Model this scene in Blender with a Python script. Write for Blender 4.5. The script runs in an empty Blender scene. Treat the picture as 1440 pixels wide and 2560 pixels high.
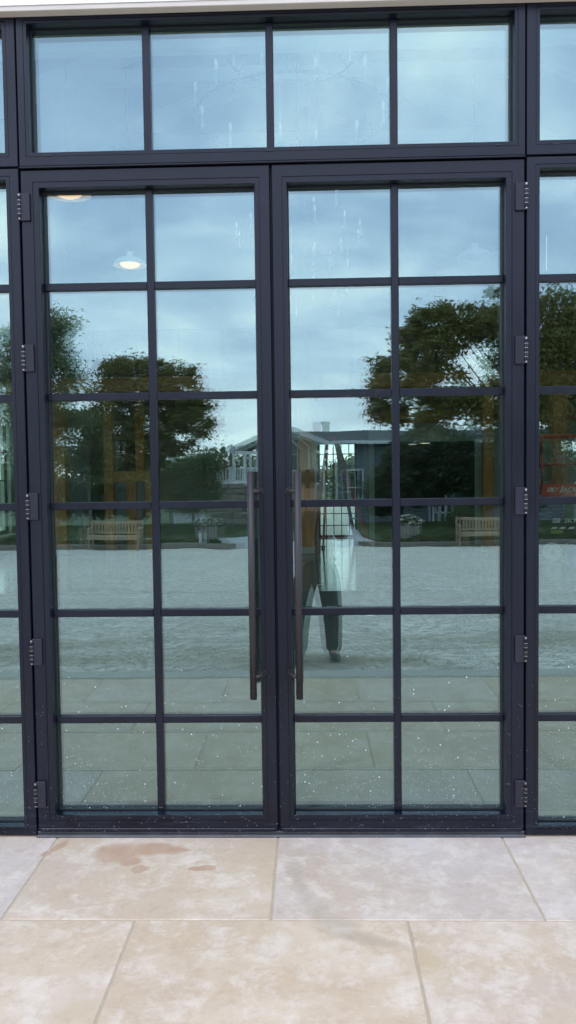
import bpy, math, random
import numpy as np
from mathutils import Vector, Matrix
R_ = math.radians
rnd = random.Random(7)
SC = bpy.context.scene
COL = SC.collection

# ---------------------------------------------------------------- camera
CAMF, PITCH, YAW, ROLL = 2052.6, -0.04872, -0.02764, 0.01266
CX, CY, CH = 0.1448, -3.3177, 1.4999
cam_d = bpy.data.cameras.new('camera'); cam = bpy.data.objects.new('camera', cam_d); COL.objects.link(cam)
def _ray(u, v):                       # camera-space (right, up) at unit depth -> world direction
    c, s = math.cos(ROLL), math.sin(ROLL); x = c*u + s*v; z = -s*u + c*v
    c, s = math.cos(PITCH), math.sin(PITCH); y = c - s*z; z = s + c*z
    c, s = math.cos(YAW), math.sin(YAW)
    return Vector((c*x + s*y, -s*x + c*y, z))
fwd = _ray(0, 0).normalized(); rgt = (_ray(1, 0) - _ray(0, 0)).normalized(); upv = rgt.cross(fwd)
m = Matrix((rgt, upv, -fwd)).transposed().to_4x4(); m.translation = (CX, CY, CH); cam.matrix_world = m
cam_d.sensor_fit = 'VERTICAL'; cam_d.sensor_height = 36; cam_d.lens = 36*CAMF/2560
cam_d.clip_start = 0.02; cam_d.clip_end = 900
SC.camera = cam

# ---------------------------------------------------------------- sky, sun, exposure
SUN_EL, SUN_AZ = R_(52), R_(200)       # behind the photographer's side, high, veiled by cloud
w = bpy.data.worlds.new('World'); SC.world = w; w.use_nodes = True
nt = w.node_tree; nt.nodes.clear()
def N(nt, typ, **kw):
    n = nt.nodes.new(typ)
    for k, v in kw.items():
        if k == 'i':
            for a, b in v.items(): n.inputs[a].default_value = b
        else: setattr(n, k, v)
    return n
def L(nt, a, b): nt.links.new(a, b)
def ramp(nt, src, stops):
    r = N(nt, 'ShaderNodeValToRGB'); e = r.color_ramp.elements
    while len(e) < len(stops): e.new(0.5)
    for q, (p, c) in zip(e, stops):
        q.position = p; q.color = (c, c, c, 1) if isinstance(c, (int, float)) else (*c, 1)
    L(nt, src, r.inputs[0]); return r.outputs[0]
def mixc(nt, fac, a, b, mode='MIX'):
    n = N(nt, 'ShaderNodeMix', data_type='RGBA', blend_type=mode)
    for i, v in ((0, fac), (6, a), (7, b)):
        if isinstance(v, (int, float)): n.inputs[i].default_value = v
        elif isinstance(v, tuple): n.inputs[i].default_value = (*v, 1)
        else: L(nt, v, n.inputs[i])
    return n.outputs[2]
def mth(nt, op, a, b=None, c=None, clamp=False):
    n = N(nt, 'ShaderNodeMath', operation=op, use_clamp=clamp)
    for i, v in enumerate((a, b, c)):
        if v is None: continue
        if isinstance(v, (int, float)): n.inputs[i].default_value = v
        else: L(nt, v, n.inputs[i])
    return n.outputs[0]
def noise(nt, vec, scale, detail=4, rough=.55, dist=0):
    n = N(nt, 'ShaderNodeTexNoise', i={'Scale': scale, 'Detail': detail, 'Roughness': rough, 'Distortion': dist})
    if vec is not None: L(nt, vec, n.inputs['Vector'])
    return n.outputs['Fac']
sky = N(nt, 'ShaderNodeTexSky', sky_type='NISHITA', sun_disc=False, sun_elevation=SUN_EL, sun_rotation=SUN_AZ,
        air_density=1.0, dust_density=2.0, ozone_density=1.5)
tc = N(nt, 'ShaderNodeTexCoord'); sx = N(nt, 'ShaderNodeSeparateXYZ'); L(nt, tc.outputs['Generated'], sx.inputs[0])
zz = mth(nt, 'ADD', mth(nt, 'MAXIMUM', sx.outputs[2], 0.0), 0.22)
cv = N(nt, 'ShaderNodeCombineXYZ'); L(nt, mth(nt, 'DIVIDE', sx.outputs[0], zz), cv.inputs[0]); L(nt, mth(nt, 'DIVIDE', sx.outputs[1], zz), cv.inputs[1])
cl = noise(nt, cv.outputs[0], 1.5, 7, .55, .5)
cl2 = noise(nt, cv.outputs[0], 3.4, 4, .5, .2)
clm = mth(nt, 'ADD', mth(nt, 'MULTIPLY', cl, .75), mth(nt, 'MULTIPLY', cl2, .25))
cloud = ramp(nt, clm, [(.36, (9.6, 11.8, 18.6)), (.45, (12.2, 14.8, 22.0)), (.53, (16.6, 19.0, 25.6)), (.64, (26, 26.5, 29.5))])
hz = ramp(nt, sx.outputs[2], [(0.0, 1.0), (.13, .30), (.30, 0.0)])
cloud = mixc(nt, mth(nt, 'MULTIPLY', hz, .60), cloud, (29.0, 29.6, 31.0))
col = mixc(nt, .86, sky.outputs[0], cloud)
bg = N(nt, 'ShaderNodeBackground'); bg.inputs[1].default_value = 0.1; L(nt, col, bg.inputs[0])
wo = N(nt, 'ShaderNodeOutputWorld'); L(nt, bg.outputs[0], wo.inputs[0])
sd = bpy.data.lights.new('sun', 'SUN'); sd.energy = 0.8; sd.angle = R_(40); sd.color = (1, .95, .88)
so = bpy.data.objects.new('sun', sd); COL.objects.link(so)
sdir = Vector((math.sin(SUN_AZ)*math.cos(SUN_EL), math.cos(SUN_AZ)*math.cos(SUN_EL), math.sin(SUN_EL)))
so.rotation_euler = sdir.to_track_quat('Z', 'Y').to_euler(); so.location = (0, 0, 30)
SC.view_settings.view_transform = 'Standard'; SC.view_settings.look = 'None'
SC.view_settings.exposure = 0.12; SC.view_settings.gamma = 1; SC.view_settings.use_curve_mapping = False
SC.render.engine = 'CYCLES'
SC.cycles.max_bounces = 12; SC.cycles.glossy_bounces = 6; SC.cycles.transparent_max_bounces = 24
SC.cycles.diffuse_bounces = 4; SC.cycles.sample_clamp_indirect = 6

# ---------------------------------------------------------------- helpers
MIR = 0.112                             # the glass faces mirror about y = MIR/2
def at(px, py, Y):
    r = _ray((px-720)/CAMF, (1280-py)/CAMF); t = (Y-CY)/r.y
    return Vector((CX, CY, CH)) + r*t
def inside(px, py, Y): return at(px, py, Y)
def outside(px, py, D):                 # a point D metres in front of the glass, as its mirror image shows it
    p = at(px, py, D); return Vector((p.x, MIR-D, p.z))

class MB:
    def __init__(s): s.v = []; s.f = []; s.mi = []
    def add(s, vs, fs, mi=0):
        o = len(s.v); s.v += [tuple(p) for p in vs]; s.f += [tuple(i+o for i in f) for f in fs]; s.mi += [mi]*len(fs); return s
    def box(s, x0, x1, y0, y1, z0, z1, mi=0, M=None):
        vs = [Vector((x, y, z)) for z in (z0, z1) for y in (y0, y1) for x in (x0, x1)]
        if M is not None: vs = [M @ q for q in vs]
        return s.add(vs, [(0,2,3,1), (4,5,7,6), (0,1,5,4), (2,6,7,3), (0,4,6,2), (1,3,7,5)], mi)
    def cbox(s, x0, x1, y0, y1, z0, z1, b=.003, mi=0, M=None):        # box with chamfered edges
        vs = []; idx = {}
        for sx_ in (0, 1):
            for sy in (0, 1):
                for sz in (0, 1):
                    X = (x0, x1)[sx_]; Y = (y0, y1)[sy]; Z = (z0, z1)[sz]
                    dx = b if sx_ == 0 else -b; dy = b if sy == 0 else -b; dz = b if sz == 0 else -b
                    for k, q in enumerate(((X, Y+dy, Z+dz), (X+dx, Y, Z+dz), (X+dx, Y+dy, Z))):
                        idx[(sx_, sy, sz, k)] = len(vs); vs.append(Vector(q))
        I = lambda *a: idx[a]
        fs = [[I(0,0,0,0),I(0,0,1,0),I(0,1,1,0),I(0,1,0,0)], [I(1,0,0,0),I(1,1,0,0),I(1,1,1,0),I(1,0,1,0)],
              [I(0,0,0,1),I(1,0,0,1),I(1,0,1,1),I(0,0,1,1)], [I(0,1,0,1),I(0,1,1,1),I(1,1,1,1),I(1,1,0,1)],
              [I(0,0,0,2),I(0,1,0,2),I(1,1,0,2),I(1,0,0,2)], [I(0,0,1,2),I(1,0,1,2),I(1,1,1,2),I(0,1,1,2)]]
        for a in (0, 1):
            for c in (0, 1):
                fs.append([I(a,c,0,0),I(a,c,1,0),I(a,c,1,1),I(a,c,0,1)]); fs.append([I(a,0,c,0),I(a,1,c,0),I(a,1,c,2),I(a,0,c,2)])
                fs.append([I(0,a,c,1),I(1,a,c,1),I(1,a,c,2),I(0,a,c,2)])
        for a in (0, 1):
            for c in (0, 1):
                for d in (0, 1): fs.append([I(a,c,d,0), I(a,c,d,1), I(a,c,d,2)])
        if M is not None: vs = [M @ q for q in vs]
        return s.add(vs, fs, mi)
    def tube(s, pts, r, n=8, mi=0, cap=True):
        pts = [Vector(p) for p in pts]; rs = r if isinstance(r, (list, tuple)) else [r]*len(pts)
        vs = []; fs = []; up = Vector((0, 0, 1))
        for i, p in enumerate(pts):
            d = (pts[min(i+1, len(pts)-1)] - pts[max(i-1, 0)]).normalized()
            u = up if abs(d.z) < .95 else Vector((0, 1, 0))
            a = d.cross(u).normalized(); b = d.cross(a)
            for k in range(n):
                t = 2*math.pi*k/n; vs.append(p + (a*math.cos(t) + b*math.sin(t))*rs[i])
        for i in range(len(pts)-1):
            for k in range(n):
                fs.append((i*n+k, i*n+(k+1) % n, (i+1)*n+(k+1) % n, (i+1)*n+k))
        if cap: fs += [tuple(range(n))[::-1], tuple((len(pts)-1)*n+k for k in range(n))]
        return s.add(vs, fs, mi)
    def lathe(s, prof, c=(0, 0, 0), n=20, axis='Z', mi=0):
        vs = []; fs = []
        for (r, h) in prof:
            for k in range(n):
                t = 2*math.pi*k/n; q = (r*math.cos(t), r*math.sin(t), h)
                if axis == 'Y': q = (q[0], q[2], q[1])
                if axis == 'X': q = (q[2], q[0], q[1])
                vs.append((q[0]+c[0], q[1]+c[1], q[2]+c[2]))
        for i in range(len(prof)-1):
            for k in range(n): fs.append((i*n+k, i*n+(k+1) % n, (i+1)*n+(k+1) % n, (i+1)*n+k))
        return s.add(vs, fs, mi)
    def torus(s, c, R, r, n=36, m=6, mi=0):
        vs = []; fs = []
        for i in range(n):
            a = 2*math.pi*i/n
            for k in range(m):
                b = 2*math.pi*k/m; q = R + r*math.cos(b); vs.append((c[0]+q*math.cos(a), c[1]+q*math.sin(a), c[2]+r*math.sin(b)))
        for i in range(n):
            for k in range(m): fs.append((i*m+k, i*m+(k+1) % m, ((i+1) % n)*m+(k+1) % m, ((i+1) % n)*m+k))
        return s.add(vs, fs, mi)
    def beam(s, a, b, wd, ht, mi=0, bev=0):
        a = Vector(a); b = Vector(b); d = b-a; l = d.length
        q = d.to_track_quat('X', 'Z').to_matrix().to_4x4(); q.translation = a
        if bev: return s.cbox(0, l, -wd/2, wd/2, -ht/2, ht/2, bev, mi, q)
        return s.box(0, l, -wd/2, wd/2, -ht/2, ht/2, mi, q)
    def mesh(s, name, mats, smooth=False):
        me = bpy.data.meshes.new(name); me.from_pydata(s.v, [], s.f)
        for m_ in (mats if isinstance(mats, (list, tuple)) else [mats]): me.materials.append(m_)
        if any(s.mi): me.polygons.foreach_set('material_index', s.mi)
        if smooth: me.polygons.foreach_set('use_smooth', [True]*len(me.polygons))
        me.update(); return me
    def build(s, name, mats, parent=None, smooth=False, **props):
        return link(name, s.mesh(name, mats, smooth), parent, **props)
def link(name, me, parent=None, loc=None, rot=None, **props):
    o = bpy.data.objects.new(name, me); COL.objects.link(o)
    if parent is not None: o.parent = parent
    if loc is not None: o.location = loc
    if rot is not None: o.rotation_euler = rot
    for k, v in props.items(): o[k] = v
    return o
def thing(name, label, category, loc=(0, 0, 0), rz=0, group=None):
    o = bpy.data.objects.new(name, None); COL.objects.link(o); o.location = loc; o.rotation_euler = (0, 0, rz)
    o.empty_display_size = .1; o['label'] = label; o['category'] = category
    if group: o['group'] = group
    return o
def copy_tree(o, parent=None, kids=None):
    if kids is None:
        kids = {}
        for q in list(COL.objects):
            if q.parent: kids.setdefault(q.parent.name, []).append(q)
    c = o.copy(); COL.objects.link(c); c.parent = parent
    for ch in kids.get(o.name, []): copy_tree(ch, c, kids)
    return c
def quads(name, V4, mat, parent=None, **props):        # V4: (n,4,3) array of separate quads
    n = len(V4); me = bpy.data.meshes.new(name)
    me.vertices.add(4*n); me.vertices.foreach_set('co', np.ascontiguousarray(V4, dtype=np.float32).ravel())
    me.loops.add(4*n); me.loops.foreach_set('vertex_index', np.arange(4*n, dtype=np.int32))
    me.polygons.add(n); me.polygons.foreach_set('loop_start', np.arange(0, 4*n, 4, dtype=np.int32))
    me.polygons.foreach_set('loop_total', np.full(n, 4, dtype=np.int32)); me.materials.append(mat)
    me.update(calc_edges=True); return link(name, me, parent, **props)

# ---------------------------------------------------------------- materials
def mat(name, col, rough=.6, metal=0, var=.12, vs=6, bump=0, bs=40, spec=.5, emit=None, es=0, rvar=.0, detail=5):
    m_ = bpy.data.materials.new(name); m_.use_nodes = True; t = m_.node_tree; b = t.nodes['Principled BSDF']
    b.inputs['Roughness'].default_value = rough; b.inputs['Metallic'].default_value = metal
    b.inputs['Specular IOR Level'].default_value = spec
    g = N(t, 'ShaderNodeNewGeometry'); oi = N(t, 'ShaderNodeObjectInfo')
    nf = noise(t, g.outputs['Position'], vs, detail)
    k = mth(t, 'ADD', mth(t, 'MULTIPLY', mth(t, 'SUBTRACT', nf, .5), var*3), mth(t, 'ADD', 1.0, mth(t, 'MULTIPLY', mth(t, 'SUBTRACT', oi.outputs['Random'], .5), var)))
    hs = N(t, 'ShaderNodeHueSaturation', i={'Color': (*col, 1)}); L(t, k, hs.inputs['Value']); L(t, hs.outputs[0], b.inputs['Base Color'])
    if rvar: L(t, mth(t, 'ADD', rough, mth(t, 'MULTIPLY', mth(t, 'SUBTRACT', nf, .5), rvar*2)), b.inputs['Roughness'])
    if bump:
        bp = N(t, 'ShaderNodeBump', i={'Strength': 1.0, 'Distance': bump}); L(t, noise(t, g.outputs['Position'], bs, 4), bp.inputs['Height']); L(t, bp.outputs[0], b.inputs['Normal'])
    if emit: b.inputs['Emission Color'].default_value = (*emit, 1); b.inputs['Emission Strength'].default_value = es
    return m_
def speck_mask(t, pos, z_hi=1.0, scale=95, thr=.13, patch=3.0):
    """spatter of dried white drops: small round dots, in drifts, thinning upwards"""
    v = N(t, 'ShaderNodeTexVoronoi', i={'Scale': scale, 'Randomness': 1.0}); L(t, pos, v.inputs['Vector'])
    sp = N(t, 'ShaderNodeSeparateXYZ'); L(t, pos, sp.inputs[0])
    wn = N(t, 'ShaderNodeSeparateColor'); L(t, v.outputs['Color'], wn.inputs[0])
    size = mth(t, 'MULTIPLY', mth(t, 'POWER', wn.outputs[0], 3.0), thr*1.9)
    dot = mth(t, 'LESS_THAN', v.outputs['Distance'], size)
    dens = mth(t, 'MULTIPLY', noise(t, pos, patch, 3), mth(t, 'SUBTRACT', 1.0, mth(t, 'DIVIDE', sp.outputs[2], z_hi), clamp=True))
    return mth(t, 'MULTIPLY', dot, mth(t, 'GREATER_THAN', dens, mth(t, 'MULTIPLY', wn.outputs[1], .75)))
# dark anodised metal, dusty, spattered near the ground
def frame_mat(name, base=(.0055, .0078, .0150), rough=.32, spec=.34):
    m_ = bpy.data.materials.new(name); m_.use_nodes = True; t = m_.node_tree; b = t.nodes['Principled BSDF']
    g = N(t, 'ShaderNodeNewGeometry'); pos = g.outputs['Position']; sp = N(t, 'ShaderNodeSeparateXYZ'); L(t, pos, sp.inputs[0])
    mp = N(t, 'ShaderNodeMapping', i={'Scale': (1, 1, .25)}); L(t, pos, mp.inputs[0])
    n1 = noise(t, mp.outputs[0], 9, 5, .6); n2 = noise(t, pos, 60, 3, .7)
    c = mixc(t, ramp(t, n1, [(.35, 0), (.7, 1)]), tuple(x*.82 for x in base), tuple(x*1.25 for x in base))
    scuff = mth(t, 'MULTIPLY', ramp(t, noise(t, pos, 14, 6, .7, .6), [(.62, 0), (.72, 1)]), ramp(t, n2, [(.45, 0), (.65, 1)]))
    c = mixc(t, mth(t, 'MULTIPLY', scuff, .16), c, (.16, .16, .17))
    wet = ramp(t, sp.outputs[2], [(.06, 1.0), (.16, 0.0)])
    wipes = N(t, 'ShaderNodeMapping', i={'Scale': (3, 3, 60)}); L(t, pos, wipes.inputs[0])
    wp = mth(t, 'MULTIPLY', ramp(t, noise(t, wipes.outputs[0], 1.2, 5, .65), [(.56, 0), (.74, 1)]), wet)
    c = mixc(t, mth(t, 'MULTIPLY', wp, .22), c, (.16, .19, .22))
    sk = speck_mask(t, pos, .7, 130, .13, 2.2); c = mixc(t, mth(t, 'MULTIPLY', sk, .5), c, (.5, .51, .5))
    b.inputs['Specular IOR Level'].default_value = spec
    L(t, c, b.inputs['Base Color'])
    r = mth(t, 'ADD', rough-.1, mth(t, 'MULTIPLY', n1, .22)); r = mth(t, 'SUBTRACT', r, mth(t, 'MULTIPLY', wet, .2)); L(t, r, b.inputs['Roughness'])
    bp = N(t, 'ShaderNodeBump', i={'Strength': .5, 'Distance': .0006}); L(t, n2, bp.inputs['Height']); L(t, bp.outputs[0], b.inputs['Normal'])
    return m_
M_FRAME = frame_mat('frame_metal')
M_WET = frame_mat('wet_frame_metal', (.0025, .005, .012), .17, .40)
M_HANDLE = frame_mat('handle_metal', (.030, .027, .028), .34)
M_HINGE = frame_mat('hinge_metal', (.017, .018, .027), .36)
M_PIN = mat('worn_hinge_pin', (.35, .34, .34), .35, .8)
M_GASKET = mat('glazing_gasket', (.012, .016, .016), .55)

def glass_mat(name, R0, tint, trans, dirt=True, wave=.00022):
    m_ = bpy.data.materials.new(name); m_.use_nodes = True; t = m_.node_tree; t.nodes.clear()
    out = N(t, 'ShaderNodeOutputMaterial'); g = N(t, 'ShaderNodeNewGeometry'); pos = g.outputs['Position']
    bp = N(t, 'ShaderNodeBump', i={'Strength': 1.0, 'Distance': wave}); L(t, noise(t, pos, 4.5, 1, .4), bp.inputs['Height'])
    gl = N(t, 'ShaderNodeBsdfGlossy', i={'Color': (*tint, 1), 'Roughness': 0.0}); L(t, bp.outputs[0], gl.inputs['Normal'])
    tr = N(t, 'ShaderNodeBsdfTransparent', i={'Color': (*trans, 1)})
    lw = N(t, 'ShaderNodeLayerWeight', i={'Blend': .5}); f5 = mth(t, 'POWER', lw.outputs['Facing'], 4.0)
    fac = mth(t, 'ADD', R0, mth(t, 'MULTIPLY', f5, (1-R0)*.8), clamp=True)
    mx = N(t, 'ShaderNodeMixShader'); L(t, fac, mx.inputs[0]); L(t, tr.outputs[0], mx.inputs[1]); L(t, gl.outputs[0], mx.inputs[2])
    res = mx.outputs[0]
    if dirt:
        sp = N(t, 'ShaderNodeSeparateXYZ'); L(t, pos, sp.inputs[0])
        df = N(t, 'ShaderNodeBsdfDiffuse', i={'Color': (.72, .76, .74, 1)})
        film = mth(t, 'MULTIPLY', ramp(t, noise(t, pos, 2.3, 6, .65, .4), [(.42, 0), (.75, 1)]), .008)
        low = mth(t, 'MULTIPLY', mth(t, 'SUBTRACT', 1.0, mth(t, 'DIVIDE', sp.outputs[2], 1.1), clamp=True), .012)
        s1 = speck_mask(t, pos, 1.15, 170, .17, 3.0); s2 = speck_mask(t, pos, .75, 55, .085, 2.0)
        dm = mth(t, 'ADD', mth(t, 'ADD', film, low), mth(t, 'MULTIPLY', mth(t, 'MAXIMUM', mth(t, 'MULTIPLY', s1, .55), s2), .85), clamp=True)
        m2 = N(t, 'ShaderNodeMixShader'); L(t, dm, m2.inputs[0]); L(t, res, m2.inputs[1]); L(t, df.outputs[0], m2.inputs[2]); res = m2.outputs[0]
    L(t, res, out.inputs[0]); return m_
M_GLASS = glass_mat('outer_glass', .215, (.76, .99, .97), (.82, .92, .86))
M_GLASS2 = glass_mat('inner_glass', .20, (.80, 1.0, .97), (.82, .92, .86), False)
M_GEDGE = glass_mat('glass_back', .0, (.6, .9, .8), (1, 1, 1), False)

M_IGLASS = glass_mat('interior_glass', .06, (.9, 1, .97), (.90, .97, .93), False)
def paver_mat():
    m_ = bpy.data.materials.new('patio_stone'); m_.use_nodes = True; t = m_.node_tree; b = t.nodes['Principled BSDF']
    g = N(t, 'ShaderNodeNewGeometry'); pos = g.outputs['Position']; oi = N(t, 'ShaderNodeObjectInfo')
    off = N(t, 'ShaderNodeVectorMath', operation='MULTIPLY_ADD'); L(t, oi.outputs['Random'], off.inputs[0]); off.inputs[1].default_value = (37, 91, 13); L(t, pos, off.inputs[2])
    p = off.outputs[0]
    warm = noise(t, pos, .8, 3, .5, .3)
    at_ = N(t, 'ShaderNodeAttribute', attribute_type='OBJECT', attribute_name='warm')
    wv = mth(t, 'ADD', at_.outputs['Fac'], mth(t, 'MULTIPLY', mth(t, 'SUBTRACT', warm, .5), 2.6), clamp=True)
    c = mixc(t, wv, (.500, .418, .358), (.530, .400, .262))
    chalk = mixc(t, wv, (.68, .60, .54), (.72, .60, .455))
    hs = mixc(t, mth(t, 'MULTIPLY', ramp(t, noise(t, p, 2.6, 7, .62, .5), [(.46, 0), (.66, 1)]), .50), c, chalk)
    hs = mixc(t, mth(t, 'MULTIPLY', ramp(t, noise(t, p, 1.7, 6, .6), [(.5, 0), (.7, 1)]), .45), hs, (.47, .35, .24))
    hs = mixc(t, mth(t, 'MULTIPLY', ramp(t, noise(t, p, 55, 6, .75), [(.40, 0), (.66, 1)]), .30), hs, (.66, .54, .42))
    hs = mixc(t, mth(t, 'MULTIPLY', ramp(t, noise(t, p, 120, 3, .8), [(.60, 0), (.75, 1)]), .25), hs, (.30, .23, .16))
    hs = mixc(t, mth(t, 'MULTIPLY', ramp(t, noise(t, p, 9, 9, .72, .3), [(.48, 0), (.62, 1)]), .50), hs, (.74, .65, .54))
    hs = mixc(t, mth(t, 'MULTIPLY', ramp(t, noise(t, p, 17, 9, .75, .2), [(.50, 0), (.66, 1)]), .40), hs, (.42, .30, .19))
    # water and rust stains left on the stone
    sp = N(t, 'ShaderNodeSeparateXYZ'); L(t, pos, sp.inputs[0])
    wob = N(t, 'ShaderNodeTexNoise', i={'Scale': 7.0, 'Detail': 4.0}); L(t, pos, wob.inputs['Vector'])
    wc = N(t, 'ShaderNodeSeparateColor'); L(t, wob.outputs['Color'], wc.inputs[0])
    X = mth(t, 'ADD', sp.outputs[0], mth(t, 'MULTIPLY', mth(t, 'SUBTRACT', wc.outputs[0], .5), .10)); Y = mth(t, 'ADD', sp.outputs[1], mth(t, 'MULTIPLY', mth(t, 'SUBTRACT', wc.outputs[1], .5), .09))
    def ell(cx, cy, rx, ry, ang=0, soft=.6):
        c_, s_ = math.cos(ang), math.sin(ang)
        dx = mth(t, 'SUBTRACT', X, cx); dy = mth(t, 'SUBTRACT', Y, cy)
        u = mth(t, 'ADD', mth(t, 'MULTIPLY', dx, c_/rx), mth(t, 'MULTIPLY', dy, s_/rx)); v = mth(t, 'ADD', mth(t, 'MULTIPLY', dx, -s_/ry), mth(t, 'MULTIPLY', dy, c_/ry))
        d = mth(t, 'ADD', mth(t, 'MULTIPLY', u, u), mth(t, 'MULTIPLY', v, v))
        return ramp(t, d, [(1-soft, 1), (1.0, 0)])
    def G(px, py):
        r = _ray((px-720)/CAMF, (1280-py)/CAMF); q = Vector((CX, CY, CH)) + r*(-CH/r.z); return q.x, q.y
    def mx(*a):
        o = a[0]
        for q in a[1:]: o = mth(t, 'MAXIMUM', o, q)
        return o
    st = mx(ell(*G(300, 2128), .125, .095), ell(*G(360, 2122), .19, .060), ell(*G(415, 2121), .11, .026), ell(*G(325, 2150), .055, .05), ell(*G(350, 2170), .035, .035), ell(*G(505, 2173), .052, .024, 0, .25), ell(*G(137, 2118), .022, .09, -.45))
    st = mth(t, 'MULTIPLY', st, ramp(t, noise(t, pos, 9, 4), [(.3, .7), (.6, .95)]))
    hs = mixc(t, mth(t, 'MULTIPLY', st, .8), hs, (.42, .25, .15))
    st2 = mx(ell(*G(740, 2190), .035, .20, .16, .9), ell(*G(775, 2255), .045, .17, .42, .9), ell(*G(905, 2345), .20, .035, -.42, .9), ell(*G(840, 2310), .09, .05, -.4, .95))
    hs = mixc(t, mth(t, 'MULTIPLY', st2, .45), hs, (.34, .28, .20))
    st3 = mx(ell(*G(603, 2362), .016, .016, 0, .8), ell(*G(200, 2540), .12, .08, .2, .95), ell(*G(1085, 2420), .05, .13, .1, .95))
    hs = mixc(t, mth(t, 'MULTIPLY', st3, .45), hs, (.48, .37, .2))
    dr = mth(t, 'MULTIPLY', speck_mask(t, pos, 50.0, 130, .12, 4.0), ramp(t, mth(t, 'ADD', sp.outputs[1], mth(t, 'MULTIPLY', mth(t, 'ABSOLUTE', sp.outputs[0]), -.6)), [(-.35+1-1, 0), (.0, 1)]))
    hs = mixc(t, mth(t, 'MULTIPLY', dr, .7), hs, (.85, .83, .80))
    L(t, hs, b.inputs['Base Color']); b.inputs['Roughness'].default_value = .55; b.inputs['Specular IOR Level'].default_value = .35
    bp = N(t, 'ShaderNodeBump', i={'Strength': .6, 'Distance': .0012}); L(t, noise(t, p, 90, 5, .7), bp.inputs['Height']); L(t, bp.outputs[0], b.inputs['Normal'])
    return m_
M_PAVER = paver_mat()
M_GROUT = mat('sandy_joint', (.46, .375, .265), .9, var=.12, vs=30, bump=.002, bs=200)
M_CONC = mat('kerb_concrete', (.42, .40, .35), .85, var=.10, vs=8, bump=.002, bs=90)
def gravel_mat():
    m_ = mat('gravel', (.56, .53, .46), .95, var=.34, vs=70, bump=.006, bs=30, detail=7); t = m_.node_tree; b = t.nodes['Principled BSDF']
    src = b.inputs['Base Color'].links[0].from_socket; g = N(t, 'ShaderNodeNewGeometry')
    gr = ramp(t, noise(t, g.outputs['Position'], 13, 9, .82), [(.40, 0), (.60, 1)])
    src = mixc(t, .9, src, mixc(t, gr, (.22, .205, .165), (.98, .92, .80)))
    gr2 = ramp(t, noise(t, g.outputs['Position'], 3.2, 6, .7), [(.42, 0), (.62, 1)]); src = mixc(t, mth(t, 'MULTIPLY', gr2, .28), src, (.33, .31, .27))
    mp = N(t, 'ShaderNodeMapping', i={'Scale': (.35, 1.0, 1)}); L(t, g.outputs['Position'], mp.inputs[0])
    k = ramp(t, noise(t, mp.outputs[0], .9, 5, .6, .6), [(.42, 0), (.62, 1)])
    sp = N(t, 'ShaderNodeSeparateXYZ'); L(t, g.outputs['Position'], sp.inputs[0])
    near = ramp(t, mth(t, 'MULTIPLY', sp.outputs[1], -.1), [(.30, 1.0), (.62, .25), (1.0, .12)])
    L(t, mixc(t, mth(t, 'MULTIPLY', k, near), src, (.23, .19, .12), 'MIX'), b.inputs['Base Color']); return m_
M_GRAVEL = gravel_mat()
M_KERB2 = mat('brown_edging_stone', (.20, .17, .14), .9, var=.25, vs=5)
M_ROAD = mat('pale_road', (.42, .43, .42), .9, var=.10, vs=3, bump=.004, bs=60)
M_LAWN = mat('lawn_green', (.045, .075, .020), .95, var=.35, vs=3, bump=.03, bs=30)
M_MULCH = mat('mulch', (.065, .045, .032), .95, var=.4, vs=14, bump=.03, bs=40)
M_FIELD = mat('field_green', (.045, .07, .022), .95, var=.3, vs=.3)
M_WHITE = mat('soffit_white', (.86, .86, .84), .6, var=.02)
M_TRIM = mat('beige_trim', (.60, .54, .46), .55, var=.05)
M_WALL = mat('white_wall', (.40, .42, .39), .75, var=.03)
M_CEIL = mat('ceiling_white', (.38, .40, .41), .8, var=.03)
M_CEILG = mat('grey_boards', (.20, .22, .21), .7, var=.05)
M_INTF = mat('polished_concrete', (.11, .12, .11), .13, var=.12, vs=2.2, rvar=.08, spec=.20)
for _t in (M_INTF.node_tree,):
    _g = N(_t, 'ShaderNodeNewGeometry'); _m = N(_t, 'ShaderNodeMapping', i={'Scale': (.8, 9, 1)}); L(_t, _g.outputs['Position'], _m.inputs[0])
    _b = N(_t, 'ShaderNodeBump', i={'Strength': 1.0, 'Distance': .0022}); L(_t, noise(_t, _m.outputs[0], 1.1, 3, .55, .8), _b.inputs['Height']); L(_t, _b.outputs[0], _t.nodes['Principled BSDF'].inputs['Normal'])
def timber_mat(name, c1, c2):
    m_ = bpy.data.materials.new(name); m_.use_nodes = True; t = m_.node_tree; b = t.nodes['Principled BSDF']
    tc_ = N(t, 'ShaderNodeTexCoord'); mp = N(t, 'ShaderNodeMapping', i={'Scale': (9, 9, .8)}); L(t, tc_.outputs['Object'], mp.inputs[0])
    n1 = noise(t, mp.outputs[0], 3, 6, .65, .8); L(t, mixc(t, ramp(t, n1, [(.3, 0), (.7, 1)]), c1, c2), b.inputs['Base Color']); b.inputs['Roughness'].default_value = .6
    bp = N(t, 'ShaderNodeBump', i={'Strength': .5, 'Distance': .003}); L(t, n1, bp.inputs['Height']); L(t, bp.outputs[0], b.inputs['Normal'])
    return m_
M_TIMBER = timber_mat('stained_timber', (.34, .13, .032), (.58, .27, .075))
M_TEAK = timber_mat('weathered_teak', (.27, .19, .115), (.43, .32, .21))
M_SLAT = timber_mat('grey_planter_board', (.22, .19, .16), (.36, .31, .26))
M_MATT = mat('matt_iron', (.05, .052, .055), .95, var=.05, spec=.1)
M_BLACK = mat('black_steel', (.012, .013, .014), .4, .6, var=.05)
M_SIDING = mat('taupe_siding', (.42, .34, .25), .7, var=.08)
M_SIDING2 = mat('slate_siding', (.15, .18, .19), .7, var=.08)
M_HTRIM = mat('house_white_paint', (.74, .75, .74), .5, var=.03)
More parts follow.
